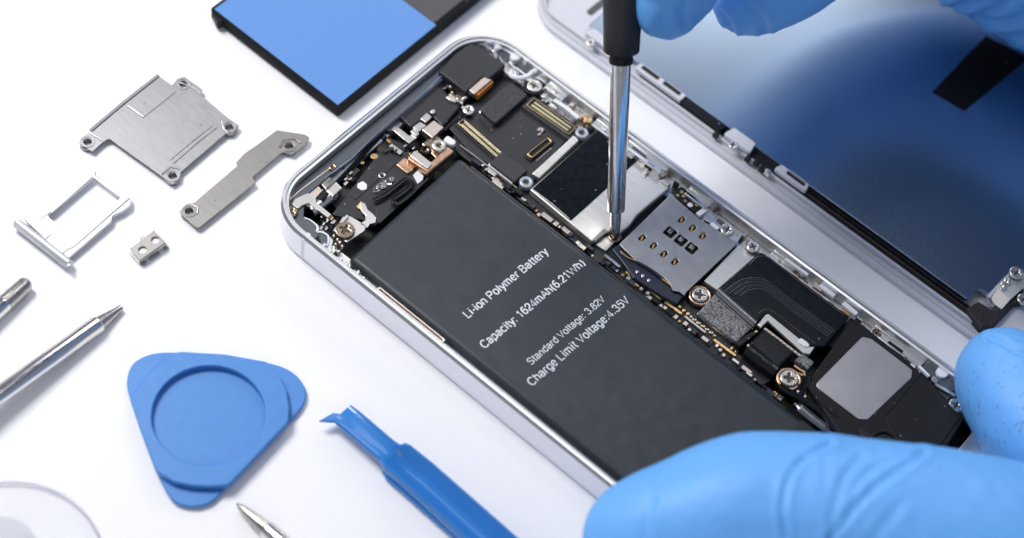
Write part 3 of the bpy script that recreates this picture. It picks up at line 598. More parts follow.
# clamp over the ribbon end
cl = obj('connector_clamp', plate(rnd(pp('M', [(150, 130), (195, 72), (225, 75), (460, 248), (430, 292), (395, 285), (205, 112), (165, 150)], .58), .02), .50, .58, .015, 2), SHIELD, phone)
obj('white_patch', plate(rnd(pp('M', [(365, 212), (385, 202), (430, 232), (425, 252), (400, 250), (368, 228)], .60), .05), .581, .60, .008), WHITEP, cl)
obj('contact_strip', strip('M', [(185, 150), (270, 215), (380, 300)], .54, .05, .06), BEIGE, phone)
for k in range(9):
    a = pt('M', 200 + k * 20, 158 + k * 15.5, .56); obj('pin', plate(circ(a[:2], .018, 8), .5, .56, .008), GOLD if k % 2 else SILVER, phone)
blk = obj('connector_block', plate(rnd(pp('M', [(105, 230), (185, 150), (350, 280), (265, 362), (240, 350)], .55), .06), .34, .55, .04, 3), FLEX, phone)
obj('glossy_roll', tube([pt('M', 90, 270, .45), pt('M', 165, 330, .45), pt('M', 250, 390, .45)], .14, 18, .9), mat('wet look black', (.006, .006, .007), .10, bump=.004, bscale=9), phone)
obj('black_bar', plate(rnd(pp('M', [(20, 232), (125, 160), (150, 182), (50, 258)], .50), .02), .34, .50, .03, 2), FLEX, phone)
for p in ((100, 245), (142, 170), (152, 135), (205, 100)):
    c = pt('M', *p, .54); obj('gold_dot', plate(circ(c[:2], .03, 10), .45, .55, .01), COPPER, phone)
obj('crumpled_tab', plate(rnd(pp('M', [(350, 320), (395, 288), (455, 335), (420, 372)], .56), .015), .44, .56, .02), FOAM, phone)
screw('M', (320, 418), .56, .16, phone, SCREWM, collar=COPPER)
for q in ([(345, 350), (375, 372), (400, 385), (402, 408)], [(368, 392), (395, 405)]):
    obj('copper_spring', strip('M', q, .55, .04, .03), COPPER, phone)
obj('screw_seat', plate(circ(pt('M', 318, 425, .45)[:2], .24), .3, .46, .03), FLEX, phone)
# black wires sweeping past the screw; battery tab greyed to stand for its highlight
WET = MATS['wet look black']
for q, r in (([(0, 60), (110, 125), (215, 185), (330, 270), (420, 390), (460, 440)], .035), ([(0, 30), (130, 110), (250, 190), (330, 265), (440, 400)], .02)):
    obj('thin_wire', tube(smoothp([pt('N', *p, .58) for p in q], 5), r, 8), WET, phone)
obj('battery_tab', tube(smoothp([pt('N', *p, .55) for p in [(110, 180), (170, 225), (260, 300), (340, 360), (410, 415)]], 4), [.03] * 3 + [.085] * 11 + [.03] * 3, 12, .5), MATS['grey highlight film'], phone)
for q in ([(150, 40), (140, 90), (160, 130)], [(200, 60), (195, 130), (215, 160), (300, 210)], [(215, 120), (270, 200), (350, 230)], [(440, 300), (480, 330), (520, 360)], [(410, 350), (440, 370), (500, 430)]):
    obj('thin_wire', tube(smoothp([pt('N', *p, .50) for p in q], 4), .045, 8), WET, phone)
obj('wire_well', plate(rnd(pp('N', [(80, 60), (230, 20), (560, 300), (560, 400), (440, 470), (200, 250)], .34), .03), .2, .34, .01), PIT, phone)
screw('N', (450, 438), .56, .05, phone, SILVER)

# ---- loudspeaker block ------------------------------------------------------
spz = .58
sp = obj('speaker_box', plate(rnd(pp('H', [(278, 215), (420, 12), (470, 14), (682, 190), (868, 372), (792, 490), (700, 520), (520, 560), (400, 460), (268, 270)], spz), .10), .30, spz, .03, 3), BLACKP, phone)
obj('speaker_plate', plate(rnd(pp('H', [(292, 245), (470, 64), (505, 72), (662, 192), (658, 222), (490, 382), (455, 380), (300, 262)], spz + .015), .07, 6), spz, spz + .015, .006), GREYSQ, sp)
obj('speaker_rim', tube([Vector((x, y, spz)) for x, y in rnd(pp('H', [(268, 205), (268, 262), (300, 310), (400, 400)], spz), .06)], .02, 6), BLACKP, sp)
obj('speaker_ridge', tube([pt('H', 555, 370, spz), pt('H', 690, 215, spz)], .012, 6), BLACKP, sp)
obj('speaker_step', plate(rnd(pp('H', [(560, 385), (700, 210), (850, 370), (770, 480), (600, 470)], spz + .02), .06), spz, spz + .02, .01), BLACKP, sp)
c = pt('H', 555, 478, spz); obj('round_port', [plate([circ(c[:2], .26, 32), circ(c[:2], .2, 32)], spz, spz + .05, .02, 2), plate(circ(c[:2], .19), spz, spz + .01, .004)], [BLACKP, PIT], sp)
obj('port_notch', plate(rnd(pp('H', [(455, 425), (470, 412), (530, 465), (500, 500)], spz + .03), .01), spz, spz + .03, .008), PIT, sp)
screw('H', (832, 326), .60, .135, phone, SILVER, collar=BLACKP)
# pale brackets on the right rail
for f, q, z, w, m in (('G', [(440, 95), (555, 178)], .62, .06, WHITEP), ('G', [(615, 228), (690, 285)], .58, .09, WHITEP), ('G', [(735, 320), (805, 378)], .58, .09, WHITEP),
                      ('G', [(500, 190), (590, 260), (690, 330)], .52, .04, BEIGE), ('J', [(325, 235), (400, 285), (470, 345)], .58, .08, WHITEP),
                      ('K', [(190, 75), (255, 125)], .56, .07, SILVER), ('K', [(158, 85), (250, 150), (300, 185)], .52, .03, BEIGE), ('K', [(268, 120), (300, 160)], .5, .08, BLACKP),
                      ('L', [(225, 325), (275, 290)], .56, .09, WHITEP), ('L', [(305, 375), (350, 410)], .57, .08, WHITEP), ('L', [(270, 330), (370, 400)], .53, .16, SILVER), ('L', [(400, 440), (470, 480)], .55, .13, SILVER),
                      ('b', [(150, 175), (190, 215)], .62, .05, WHITEP), ('b', [(215, 245), (290, 290)], .62, .06, SILVER), ('C', [(510, 335), (600, 400)], .46, .10, WHITEP)):
    obj('rail_bracket', strip(f, q, z, w, .06), m, phone)
screw('G', (492, 168), .55, .075, phone, BRONZE); screw('K', (325, 192), .56, .09, phone, BRONZE); screw('J', (528, 355), .56, .09, phone, BRONZE); screw('c', (75, 325), .56, .09, phone, BRONZE)
screw('L', (405, 412), .60, .13, phone, SILVER); screw('L', (560, 515), .60, .12, phone, SILVER)
c = pt('H', 778, 200, .62); obj('white_dot', plate(circ(c[:2], .105), .5, .62, .02), WHITEP, phone)
obj('rail_pocket', plate(rnd(pp('H', [(695, 195), (720, 160), (840, 250), (830, 280), (790, 265)], .55), .05), .35, .56, .02), DARKRAIL, phone)
c = pt('K', 325, 195, .5)
fb = obj('flex_tail', plate(rnd(pp('L', [(70, 180), (130, 160), (215, 225), (250, 265), (235, 315), (200, 310), (90, 215)], .50), .03), .40, .50, .01), BLACKP, phone)
for p in ((130, 190), (106, 210), (140, 216), (173, 223), (151, 243), (221, 268)):
    c = pt('L', *p, .505); obj('gold_dot', plate(circ(c[:2], .032, 14), .501, .507, .002), GOLD, fb)
c = pt('L', 180, 268, .505); obj('white_dot', plate(circ(c[:2], .05), .501, .51, .003), WHITEP, fb)
for k in range(14):
    f, p = [('L', (255 + random.random() * 100, 300 + random.random() * 70)), ('L', (440 + random.random() * 60, 450 + random.random() * 60)), ('J', (500 + random.random() * 60, 340 + random.random() * 60)), ('K', (240 + random.random() * 80, 150 + random.random() * 50))][k % 4]
    a = pt(f, *p, .5); s = .03 + random.random() * .03
    obj('chip', plate(rnd([(a.x - s, a.y - s * .6), (a.x + s, a.y - s * .5), (a.x + s * .8, a.y + s * .6), (a.x - s * .9, a.y + s * .5)], .01), .40, .5 + random.random() * .06, .01), random.choice([SILVER, BLACKP, BEIGE, FOAMD]), phone)
random.seed(21)
for k in range(64):      # the crowded edge of the board beside the battery
    v = 2.0 + k * .108 + random.random() * .04; a = Vector((3.40 + random.random() * .10, -v)); q_ = .02 + random.random() * .03; L_ = q_ * random.choice([1, 1, 1.8, 2.6])
    obj('chip', plate(rnd([(a.x - q_, a.y - L_), (a.x + q_, a.y - L_), (a.x + q_, a.y + L_), (a.x - q_, a.y + L_)], .006), .30, .38 + random.random() * .07, .008), random.choice([SILVER, BEIGE, GOLD, BLACKP, FOAMD, BEIGE, DKBLUE]), phone)
for k in range(46):      # small springs and pads along the right rail
    v = 1.1 + k * .21 + random.random() * .1; a = Vector((5.42 + random.random() * .2, -v)); q_ = .02 + random.random() * .035; L_ = q_ * random.choice([.7, 1, 1.8, 3])
    obj('rail_pad', plate(rnd([(a.x - q_, a.y - L_), (a.x + q_, a.y - L_), (a.x + q_, a.y + L_), (a.x - q_, a.y + L_)], .008), .40, .50 + random.random() * .10, .01), random.choice([SILVER, BEIGE, BLACKP, DARKRAIL, BLACKP, GOLD, WHITEP]), phone)
# bottom end wall detail
obj('end_wall', plate([(.9, -PL + .36), (4.9, -PL + .36), (4.9, -PL + .14), (.9, -PL + .14)], .30, .62, .02), RAIL, phone)

# ================================================================== THE REMOVED SCREEN
X0, X1, Y0, Y1 = at(769, 189.4, .1).x, 13.95, -.02, -12.3
screen = root('display_panel', ((X0 + X1) / 2, (Y0 + Y1) / 2, 0), 'white framed phone screen lying face down with its bluish metal back plate up', 'phone screen')
def rrect(i, r, n=10): return rr(i, r, n, X0, X1, -Y0, -Y1)
obj('bezel', [plate(rrect(0, .92), .02, .13, .03, 2), plate([rrect(.09, .83), rrect(.12, .8)], .12, .17, .012, 2)], BEZ, screen)
obj('inner_frame', [plate([rrect(.20, .72), rrect(.26, .66)], .12, .22, .015, 2)], BEZ, screen)
s = [pt('Y', *p, .16) for p in ((315, 70), (395, 5))]; d = (s[1] - s[0]).normalized()
obj('earpiece_slot', plate(rnd([tuple((q + w)[:2]) for q, w in ((s[0], Vector((0, .07, 0))), (s[0], Vector((0, -.07, 0))), (s[0] + d * 1.1, Vector((0, -.07, 0))), (s[0] + d * 1.1, Vector((0, .07, 0))))], .06), .12, .142, .004), DKFILM, screen)
px0 = X0 + .44; py0 = at(583, 30, .3).y; pyb = at(962, 305, .3).y; pxr = X1 - .45
nb = at(982, 300, .3)
back = obj('back_plate', plate(rnd([(px0, py0), (pxr, py0), (pxr, pyb - .42), (px0 + .42, pyb - .42), (px0 + .36, pyb - .02), (px0 + .02, pyb - .02)], .08), .22, .31, .015, 2), PLATE, screen)
tq = [tuple(at(*p, .312)[:2]) for p in ((932, 92), (964.5, 111), (1029, 58), (986, 36))]
obj('black_tape', plate(tq, .311, .322, .003), STICK, back)
# black seam and copper line beside the plate
def vline(p, q, x, w, z0, z1, m, name, bev=.01):
    a, b = at(*p, z1).y, at(*q, z1).y
    return obj(name, plate([(x - w / 2, a), (x + w / 2, a), (x + w / 2, b), (x - w / 2, b)], z0, z1, bev), m, screen)
ax = X0 + .35
vline((640, 75), (970, 328), ax, .18, .12, .21, BLACKP, 'seam_strip')
vline((803, 195), (966, 320), ax - .005, .03, .2, .235, BROWN, 'copper_line')
vline((803, 195), (966, 320), ax + .05, .02, .2, .27, BLACKP, 'seam_strip')
vline((678, 102), (718, 134), ax + .01, .16, .2, .33, FLEX, 'foam_strip')
vline((583, 32), (610, 52), px0 - .06, .05, .14, .32, BEZ, 'flange')
# clip tabs standing on the frame
def tab(p, q, x0, x1, z, holes=(), scr=None):
    a, b = at(*p, z).y, at(*q, z).y; L = [rnd([(x0, a), (x1, a - .06), (x1, b + .06), (x0, b)], .05)]
    for (h0, h1) in holes:
        ya, yb = at(*h0, z).y, at(*h1, z).y; xm = (x0 + x1) / 2 + .03; L.append(rnd([(xm - .05, ya), (xm + .05, ya), (xm + .05, yb), (xm - .05, yb)], .03))
    t = obj('clip_tab', plate(L, z - .1, z, .012), BEZ, screen)
    if holes: obj('slot_floor', plate([(x0 + .03, a - .05), (x1 - .03, a - .05), (x1 - .03, b + .05), (x0 + .03, b + .05)], z - .06, z - .03, .004), HOLE, t)
    if scr: 
        c = at(*scr, z + .02); obj('clip_screw', [plate([circ(c[:2], .085), cross(c[:2], .05, .012)], z, z + .025, .012), plate(circ(c[:2], .06), z, z + .005, .002)], [SILVER, HOLE], t)
tab((583, 33), (606, 50), X0 + .26, X0 + .46, .33, scr=(590.5, 42))
tab((632, 68), (678, 107), X0 + .28, X0 + .46, .33, holes=(((634, 74), (650, 87)), ((655, 90), (671, 103))))
tab((723, 134), (745, 158), X0 + .24, X0 + .50, .34, scr=(733.5, 145))
tab((770, 172), (800, 198), X0 + .28, X0 + .46, .33, holes=(((779, 180), (797, 193)),))
for p in ((716, 134), (757, 162), (762, 168), (768, 172), (748, 158)):
    a = at(*p, .3); obj('dark_hook', plate(rnd([(a.x - .05, a.y - .06), (a.x + .07, a.y - .05), (a.x + .06, a.y + .05), (a.x - .04, a.y + .06)], .03), .2, .31, .02), BLACKP if p[0] != 768 else SILVER, screen)
for k in range(16):
    v = -1.9 - k * .58 - random.random() * .2; obj('glue_spot', plate(circ((X0 + .22 + random.random() * .02, v), .015 + random.random() * .015, 9), .12, .150, .008), random.choice([BEZ, BEIGE, BEZ]), screen)
# black corner part and flex bracket at the lower end
obj('corner_block', plate(rnd(pp('c', [(478, 215), (530, 185), (600, 225), (690, 130), (735, 95), (735, 190), (690, 195), (590, 300), (545, 300), (500, 245)], .335), .02), .13, .335, .02), mat('speckled black plastic', (.015, .015, .017), .4, bump=.01, bscale=24), screen)
obj('white_floor', plate(rnd(pp('c', [(600, 298), (700, 195), (900, 200), (900, 500), (700, 420)], .20), .03), .13, .20, .01), BEZ, screen)
obj('flex_bracket', [strip('c', [(600, 195), (640, 150), (690, 105), (740, 60)], [.34, .40, .42, .42], .34, .05), strip('c', [(580, 150), (600, 195), (620, 215)], [.36, .34, .24], .16, .03)], [SHIELD, SILVER], screen)
obj('bracket_tip', strip('c', [(575, 165), (630, 105), (690, 45)], .40, .06, .06), BEZ, screen)
screw('c', (702, 55), .50, .13, screen, SILVER); screw('c', (735, 175), .40, .12, screen, SILVER)
for p in ((640, 105), (655, 90), (668, 98), (648, 118)):
    c = pt('c', *p, .46); obj('solder_blob', plate(circ(c[:2], .06, 9), .38, .47, .04, 2), SILVER, screen)
obj('home_bracket', plate([rnd(pp('P', [(1022, 340), (1040, 325), (1100, 380), (1075, 400)], .3), .05)], .14, .3, .02), SHIELD, screen)

# ================================================================== BLUE FILMED PACK (top left)
pk = root('battery_pack', (7.2, 2.2, 0), 'flat black pack covered with bright blue film, upper left of the phone', 'battery pack')
xa, xb, ya, yb = 2.66, 11.8, .60, 3.85
obj('shell', [plate(rnd([(xa, ya), (xb, ya), (xb, yb), (xa, yb)], .05), .03, .28, .03, 2), plate([rnd([(xa, ya), (xb, ya), (xb, yb), (xa, yb)], .05), rnd([(xa + .05, ya + .05), (xb - .05, ya + .05), (xb - .05, yb - .05), (xa + .05, yb - .05)], .03)], .27, .295, .008)], [STICK, STICK], pk)
xe = at(432, 19, .36).x
obj('blue_film', plate(rnd([(xa + .055, ya + .065), (xe, ya + .065), (xe, yb - .055), (xa + .055, yb - .055)], .01), .281, .290, .003), BLUEF, pk)
obj('grey_film', plate([(xe + .01, ya + .13), (xb - .1, ya + .13), (xb - .1, yb - .1), (xe + .01, yb - .1)], .281, .288, .003), DKFILM, pk)
obj('corner_clip', plate(rnd(pp('P', [(214, 12), (219, 14), (223, 22), (217, 24), (214, 18)], .2), .02), .05, .25, .01), BLACKP, pk)

# ================================================================== SMALL METAL PARTS
def bent(name, f, outer, holes, hz, label, m, z, rais=(), tabs=(), th=.03, group=None):
    P0 = rnd(pp(f, outer, z), .03, 3)
    loops = [P0] + [circ(pt(f, *h, z)[:2], hz, 18) for h in holes]
    ms = [plate(loops, z - th, z, .006)]
    for h in holes:      # pressed collar round each screw hole
        c = pt(f, *h, z); ms.append(plate([circ(c[:2], hz * 1.75, 20), circ(c[:2], hz * 1.35, 20)], z - .001, z + .010, .004))
    for q, w in rais: ms.append(tube([pt(f, *p, z + .004) for p in q], w, 7, .8))
    for q in tabs: ms.append(tube([pt(f, *p, 0.03) for p in q], .03, 7))
    for hh in holes: 
        c = pt(f, *hh, z); ms.append(plate([circ(c[:2], hz * 1.9, 16), circ(c[:2], hz * 1.0, 16)], 0.0, z - th - .001, .002))
    o = obj(name, ms, m); return tag(o, label, 'metal bracket', group)
bent('shield_plate', 'Q', [(375, 58), (432, 98), (450, 72), (478, 64), (548, 112), (543, 135), (645, 222), (690, 252), (662, 285), (638, 282), (465, 430), (462, 455), (432, 478), (390, 445), (190, 302), (165, 315), (125, 352), (72, 318), (88, 295), (115, 275)],
     [(475, 92), (651, 258), (433, 445), (106, 314)], .075, 'large squarish stamped steel plate with four screw tabs, left of the blue pack', STAMP, .12,
     rais=(([(118, 272), (245, 165), (378, 60)], .035), ([(260, 176), (322, 220)], .022), ([(322, 220), (445, 122)], .008), ([(435, 400), (520, 325), (605, 258)], .010), ([(425, 385), (510, 312), (590, 250)], .008), ([(392, 440), (425, 412), (462, 418)], .018), ([(112, 278), (160, 308)], .018), ([(622, 235), (628, 262), (645, 282)], .016), ([(455, 85), (500, 100), (545, 130)], .010)))
bent('shield_plate', 'R', [(500, 47), (632, 68), (652, 80), (645, 105), (572, 162), (548, 152), (525, 150), (385, 268), (402, 292), (135, 505), (118, 500), (42, 430), (80, 392), (112, 388), (315, 215), (310, 198), (345, 160), (430, 100)],
     [(558, 122), (90, 426)], .075, 'long narrow stamped steel bracket with a stepped waist, beside the top end of the phone', STAMP2, .12,
     rais=(([(515, 128), (530, 95), (580, 85), (612, 108)], .02), ([(100, 395), (130, 410), (128, 440)], .018)))
# SIM tray
tz = .14
tr = root('sim_tray', at(70, 220, 0), 'empty silver SIM card tray lying left of the phone', 'SIM tray')
obj('tray_frame', plate([rnd(pp('S', [(62, 262), (130, 200), (250, 112), (305, 88), (318, 65), (362, 38), (388, 48), (380, 66), (500, 158), (535, 155), (545, 175), (540, 205), (505, 230), (460, 250), (455, 275), (262, 440), (232, 420), (190, 385)], tz), .02),
     rnd(pp('S', [(375, 80), (495, 168), (270, 345), (182, 262), (170, 248)], tz), .02)], tz - .07, tz, .012), TRAY, tr)
obj('tray_lip', tube([pt('S', 182, 240, tz + .005), pt('S', 372, 72, tz + .005)], .012, 6), TRAY, tr)
obj('tray_lip', tube([pt('S', 232, 420, tz), pt('S', 262, 398, tz), pt('S', 285, 390, tz), pt('S', 455, 240, tz), pt('S', 535, 172, tz)], .016, 6), STAMP, tr)
obj('tray_step', tube([pt('S', 128, 270, tz + .002), pt('S', 182, 232, tz + .002)], .011, 6), STAMP, tr)
obj('tray_step', tube([pt('S', 152, 358, tz + .002), pt('S', 184, 332, tz + .002)], .014, 6), STAMP, tr)
a, b = pt('S', 28, 282, .13), pt('S', 268, 470, .13)
obj('tray_front', tube([a - (b - a) * .01, a + (b - a) * .02, a.lerp(b, .5), b - (b - a) * .02, b + (b - a) * .01], [.06, .085, .085, .085, .06], 14), TRAY, tr)
lugm = [plate([circ(pt('S', 262, 475, .14)[:2], .06), circ(pt('S', 262, 475, .14)[:2], .03)], .14, .17, .01)]
obj('eject_hole', plate(circ(pt('S', 263, 470, .22)[:2], .035), .18, .222, .005), STAMP, tr)
# little two hole clip
zc = .17
cp = root('metal_clip', at(148, 247, 0), 'tiny steel clip with two round holes, just right of the SIM tray', 'metal clip')
q = pp('T', [(88, 305), (305, 140), (412, 245), (180, 405)], zc)
obj('clip_top', plate([rnd(q, .02), circ(pt('T', 318, 225, zc)[:2], .072), circ(pt('T', 203, 314, zc)[:2], .072)], zc - .03, zc, .008), STAMP2, cp)
obj('clip_wall', [strip('T', [(88, 308), (178, 402)], zc - .02, .03, .13), strip('T', [(185, 400), (412, 248)], zc - .035, .03, .12), strip('T', [(92, 300), (305, 138)], zc - .02, .02, .12)], SILVER, cp)
obj('clip_foot', [strip('T', [(260, 385), (345, 325)], .05, .08, .04), strip('T', [(180, 425), (225, 405)], .05, .1, .05), strip('T', [(385, 285), (425, 265)], .05, .1, .05), strip('T', [(190, 215), (225, 195)], .12, .06, .1)], STAMP, cp)
obj('added_hole_backing', plate(rnd(pp('T', [(120, 305), (305, 165), (385, 245), (190, 385)], .12), .02), .08, .13, .01), WHITEP, cp)  # added white sheet, keeps the holes as light as the table below

# ================================================================== OPENING PICK
z1 = .10; z2 = .23
def world(f, pts, z): return [Vector((*p, 0)) for p in pp(f, pts, z)]
low = world('U', [(32, 185), (22, 130), (40, 75), (100, 43), (188, 38), (300, 46), (465, 70), (545, 100), (586, 150), (583, 200), (535, 262), (440, 365), (340, 465), (285, 515), (225, 527), (165, 505), (115, 415), (70, 300)], z1)
lowc = [tuple(p[:2]) for p in smoothp(low, 4, True)]
up = [(188, 36), (330, 44), (466, 68)] + [(505, 110), (528, 160), (536, 215), (533, 258)] + [(440, 358), (345, 458)] + [(285, 463), (225, 460), (170, 448), (115, 415)] + [(72, 298), (32, 185)] + [(60, 140), (100, 92), (145, 58)]
upc = pp('U', up, z2)
upc = rnd(upc, .12, 3)
cc = pt('U', 281, 236, z2); rx = ((pt('U', 458, 236, z2) - pt('U', 100, 236, z2)).length) / 2
ry = (pt('U', 281, 82, z2) - pt('U', 281, 392, z2)).length / 2
r_ = (rx + ry) / 2
pick = root('opening_pick', (cc.x, cc.y, 0), 'blue plastic triangular opening pick with a round recess', 'opening pick')
obj('blade_layer', plate(lowc, .03, z1, .03, 2), PICK, pick)
obj('grip_layer', [plate([upc, circ(cc[:2], r_ + .01, 72)], z1, z2, .022, 2), plate(circ(cc[:2], r_ + .05, 72), z1, z1 + .012, .004)], PICK, pick)

# ================================================================== BLUE PRY LEVER
lev = root('pry_tool', at(430, 478, 0), 'blue plastic pry lever with a channel handle and hooked tip', 'pry tool')
# channel cross sections: centre line pixels, half width either side, wall heights
A0, B0 = at(342, 411, .3), at(395, 452, .3); 
secs = [(342, 411.2, .215, .265, .258, .265), (350, 418, .215, .30, .280, .30), (366, 432, .215, .31, .275, .315), (384, 448, .215, .315, .262, .33), (391, 453.5, .22, .33, .25, .345), (393.5, 455.5, .265, .36, .22, .42), (398, 459, .285, .385, .17, .44), (420, 477, .29, .40, .14, .44), (487, 537, .30, .42, .12, .44), (520, 567, .31, .42, .12, .44), (620, 655, .32, .42, .12, .44)]
vs = []; fs = []; ax0 = (at(490, 538, .3) - at(350, 412, .3)); ax0.z = 0; ax0.normalize(); sd = Vector((-ax0.y, ax0.x, 0))
for (x, y, hw, rim, flo, rim2) in secs:
    c = at(x, y, .3); c.z = 0; b = max(.03, flo - .08)
    up_ = Vector((0, 0, 1))
    prof = [(-hw * .92, b), (-hw, (b + rim) / 2), (-hw * .97, rim - .02), (-hw * .88, rim), (-hw * .76, rim - .02), (-hw * .55, flo + (rim - flo) * .35), (0, flo), (hw * .5, flo + (rim2 - flo) * .12), (hw * .76, rim2 - .02), (hw * .88, rim2), (hw * .97, rim2 - .02), (hw, (b + rim2) / 2), (hw * .92, b)]
    vs += [c + sd * a + up_ * zz for a, zz in prof]
n = 13
for i in range(len(secs) - 1):
    for k in range(n): fs.append((i * n + k, i * n + (k + 1) % n, (i + 1) * n + (k + 1) % n, (i + 1) * n + k))
fs.append(tuple(range(n))); fs.append(tuple((len(secs) - 1) * n + k for k in range(n)))
m = tmp(vs, fs); bm = bmesh.new(); bm.from_mesh(m); bmesh.ops.recalc_face_normals(bm, faces=bm.faces); bm.to_mesh(m); bm.free()
obj('channel_body', m, SPUDG, lev, smooth=60)
# hooked edge at the tip
obj('hook_tip', plate(pp('P', [(333, 412.6), (319, 420.6), (334, 421.5), (345, 422), (346, 414)], .235), .17, .235, .015), SPUDG, lev)
# lower flange
fl = [at(384, 461, .14), at(382, 470, .14), at(386, 477, .14), at(455, 538, .14), at(560, 632, .14), at(600, 640, .14), at(500, 540, .14), at(420, 470, .14), at(398, 458, .14)]
obj('lower_flange', plate(rnd([tuple(p[:2]) for p in fl], .08), .02, .13, .035, 2), SPUDG, lev)

# ================================================================== SCREWDRIVERS ON THE TABLE
def driver(label, tip, back, r, tipshape, ll=3.2, group='bare steel screwdrivers lying on the table'):
    tip = Vector(tip); back = Vector(back); ax = (back - tip).normalized(); L = (back - tip).length
    t = root('screwdriver', (tip.x, tip.y, 0), label, 'screwdriver', group)
    obj('driver_tip', lathe(tip, ax, tipshape), DULLST, t)
    h = tipshape[-1][0]
    obj('shaft', lathe(tip + ax * (h - .01), ax, [(0, tipshape[-1][1]), (.01, r * .93), (.03, r), (L - h, r), (L - h + .01, r * .9)]), CHROME, t)
    obj('handle', lathe(tip + ax * (L - .05), ax, [(0, r * 1.2), (.05, r * 1.9), (.3, r * 2.1), (2.5, r * 2.1), (2.6, r * 1.6)]), RUBBER, t)
    return t
a = at(121.5, 307.5, .07); b0 = at(0, 395, .30); d = (b0 - a).normalized()
driver('long bright steel screwdriver shaft with a narrow tip, pointing right above the suction cup', a, a + d * 7.5, .158, [(0, .045), (.03, .055), (.25, .085), (.45, .12), (.5, .125)])
a = at(236.5, 503.5, .09); b0 = at(277, 538, .13); d = (b0 - a); d.z = .02; d.normalize()
driver('steel bit with pointed blade tip rising from the bottom edge below the blue pick', a, a + d * 6, .155, [(0, .012), (.08, .045), (.3, .09), (.6, .12), (.66, .12)])
a = at(26, 284, .13); b0 = at(0, 307, .17); d = (b0 - a); d.z = .02; d.normalize()
driver('steel bit with blunt end, only its tip showing at the left edge', a, a + d * 6, .155, [(-.05, .09), (.0, .135), (.02, .14), (.5, .15)])

# ================================================================== SUCTION CUP
p1, p2, p3 = at(0, 481, .1), at(69.6, 497.7, .1), at(100.7, 538, .1)
ax_, ay_, bx_, by_, cx_, cy_ = p1.x, p1.y, p2.x, p2.y, p3.x, p3.y
D = 2 * (ax_ * (by_ - cy_) + bx_ * (cy_ - ay_) + cx_ * (ay_ - by_))
ux = ((ax_ ** 2 + ay_ ** 2) * (by_ - cy_) + (bx_ ** 2 + by_ ** 2) * (cy_ - ay_) + (cx_ ** 2 + cy_ ** 2) * (ay_ - by_)) / D
uy = ((ax_ ** 2 + ay_ ** 2) * (cx_ - bx_) + (bx_ ** 2 + by_ ** 2) * (ax_ - cx_) + (cx_ ** 2 + cy_ ** 2) * (bx_ - ax_)) / D
R_ = math.hypot(ux - ax_, uy - ay_); print('cup', ux, uy, R_)
cup = root('suction_cup', (ux, uy, 0), 'clear round suction cup, partly out of the frame at lower left', 'suction cup')
obj('cup_disc', lathe((ux, uy, 0), (0, 0, 1), [(.02, R_ - .06), (.03, R_), (.07, R_ + .01), (.10, R_ - .03), (.12, R_ - .35), (.22, R_ * .5), (.32, .62), (.30, .2)], 96), CLEAR, cup)
obj('cup_rim', tube([Vector((ux + (R_ - .02) * math.cos(math.radians(k * 4)), uy + (R_ - .02) * math.sin(math.radians(k * 4)), .06)) for k in range(91)], .022, 8), RIMC, cup)
kr = (at(14, 525, .5) - Vector((ux, uy, .5))).length
obj('cup_knob', lathe((ux, uy, .30), (0, 0, 1), [(0, kr * .75), (.1, kr * .7), (.2, kr * .95), (.3, kr), (.5, kr * .97), (.56, kr * .85), (.58, .1)], 48), KNOB, cup)

# ================================================================== SCREWDRIVER IN HAND
T = pt('D', 641, 446, .44); Hb = at(621.3, 52, 3.3); ax = (Hb - T).normalized(); Lh = (Hb - T).length
drv = root('screwdriver', (T.x, T.y, .4), 'upright screwdriver with black handle, its tip on the screw in the phone', 'screwdriver')
s1 = .52
obj('driver_tip', lathe(T, ax, [(0, .045), (.05, .07), (.14, .085), (.35, .095), (s1, .095)]), DULLST, drv)
obj('shaft', lathe(T + ax * (s1 - .01), ax, [(0, .10), (.01, .150), (.04, .158), (Lh - s1, .17), (Lh - s1 + .3, .17)]), CHROME, drv)
obj('collar', lathe(T + ax * (Lh - .20), ax, [(0, .175), (.01, .20), (.10, .205), (.14, .19), (.3, .19)]), BLACKP, drv)
obj('handle', lathe(T + ax * (Lh - .0), ax, [(0, .20), (.005, .290), (.03, .305), (.4, .315), (1.0, .345), (2.0, .37), (4.5, .38), (7.0, .37), (7.2, .25)]), RUBBER, drv)
HT = lambda s: T + ax * s

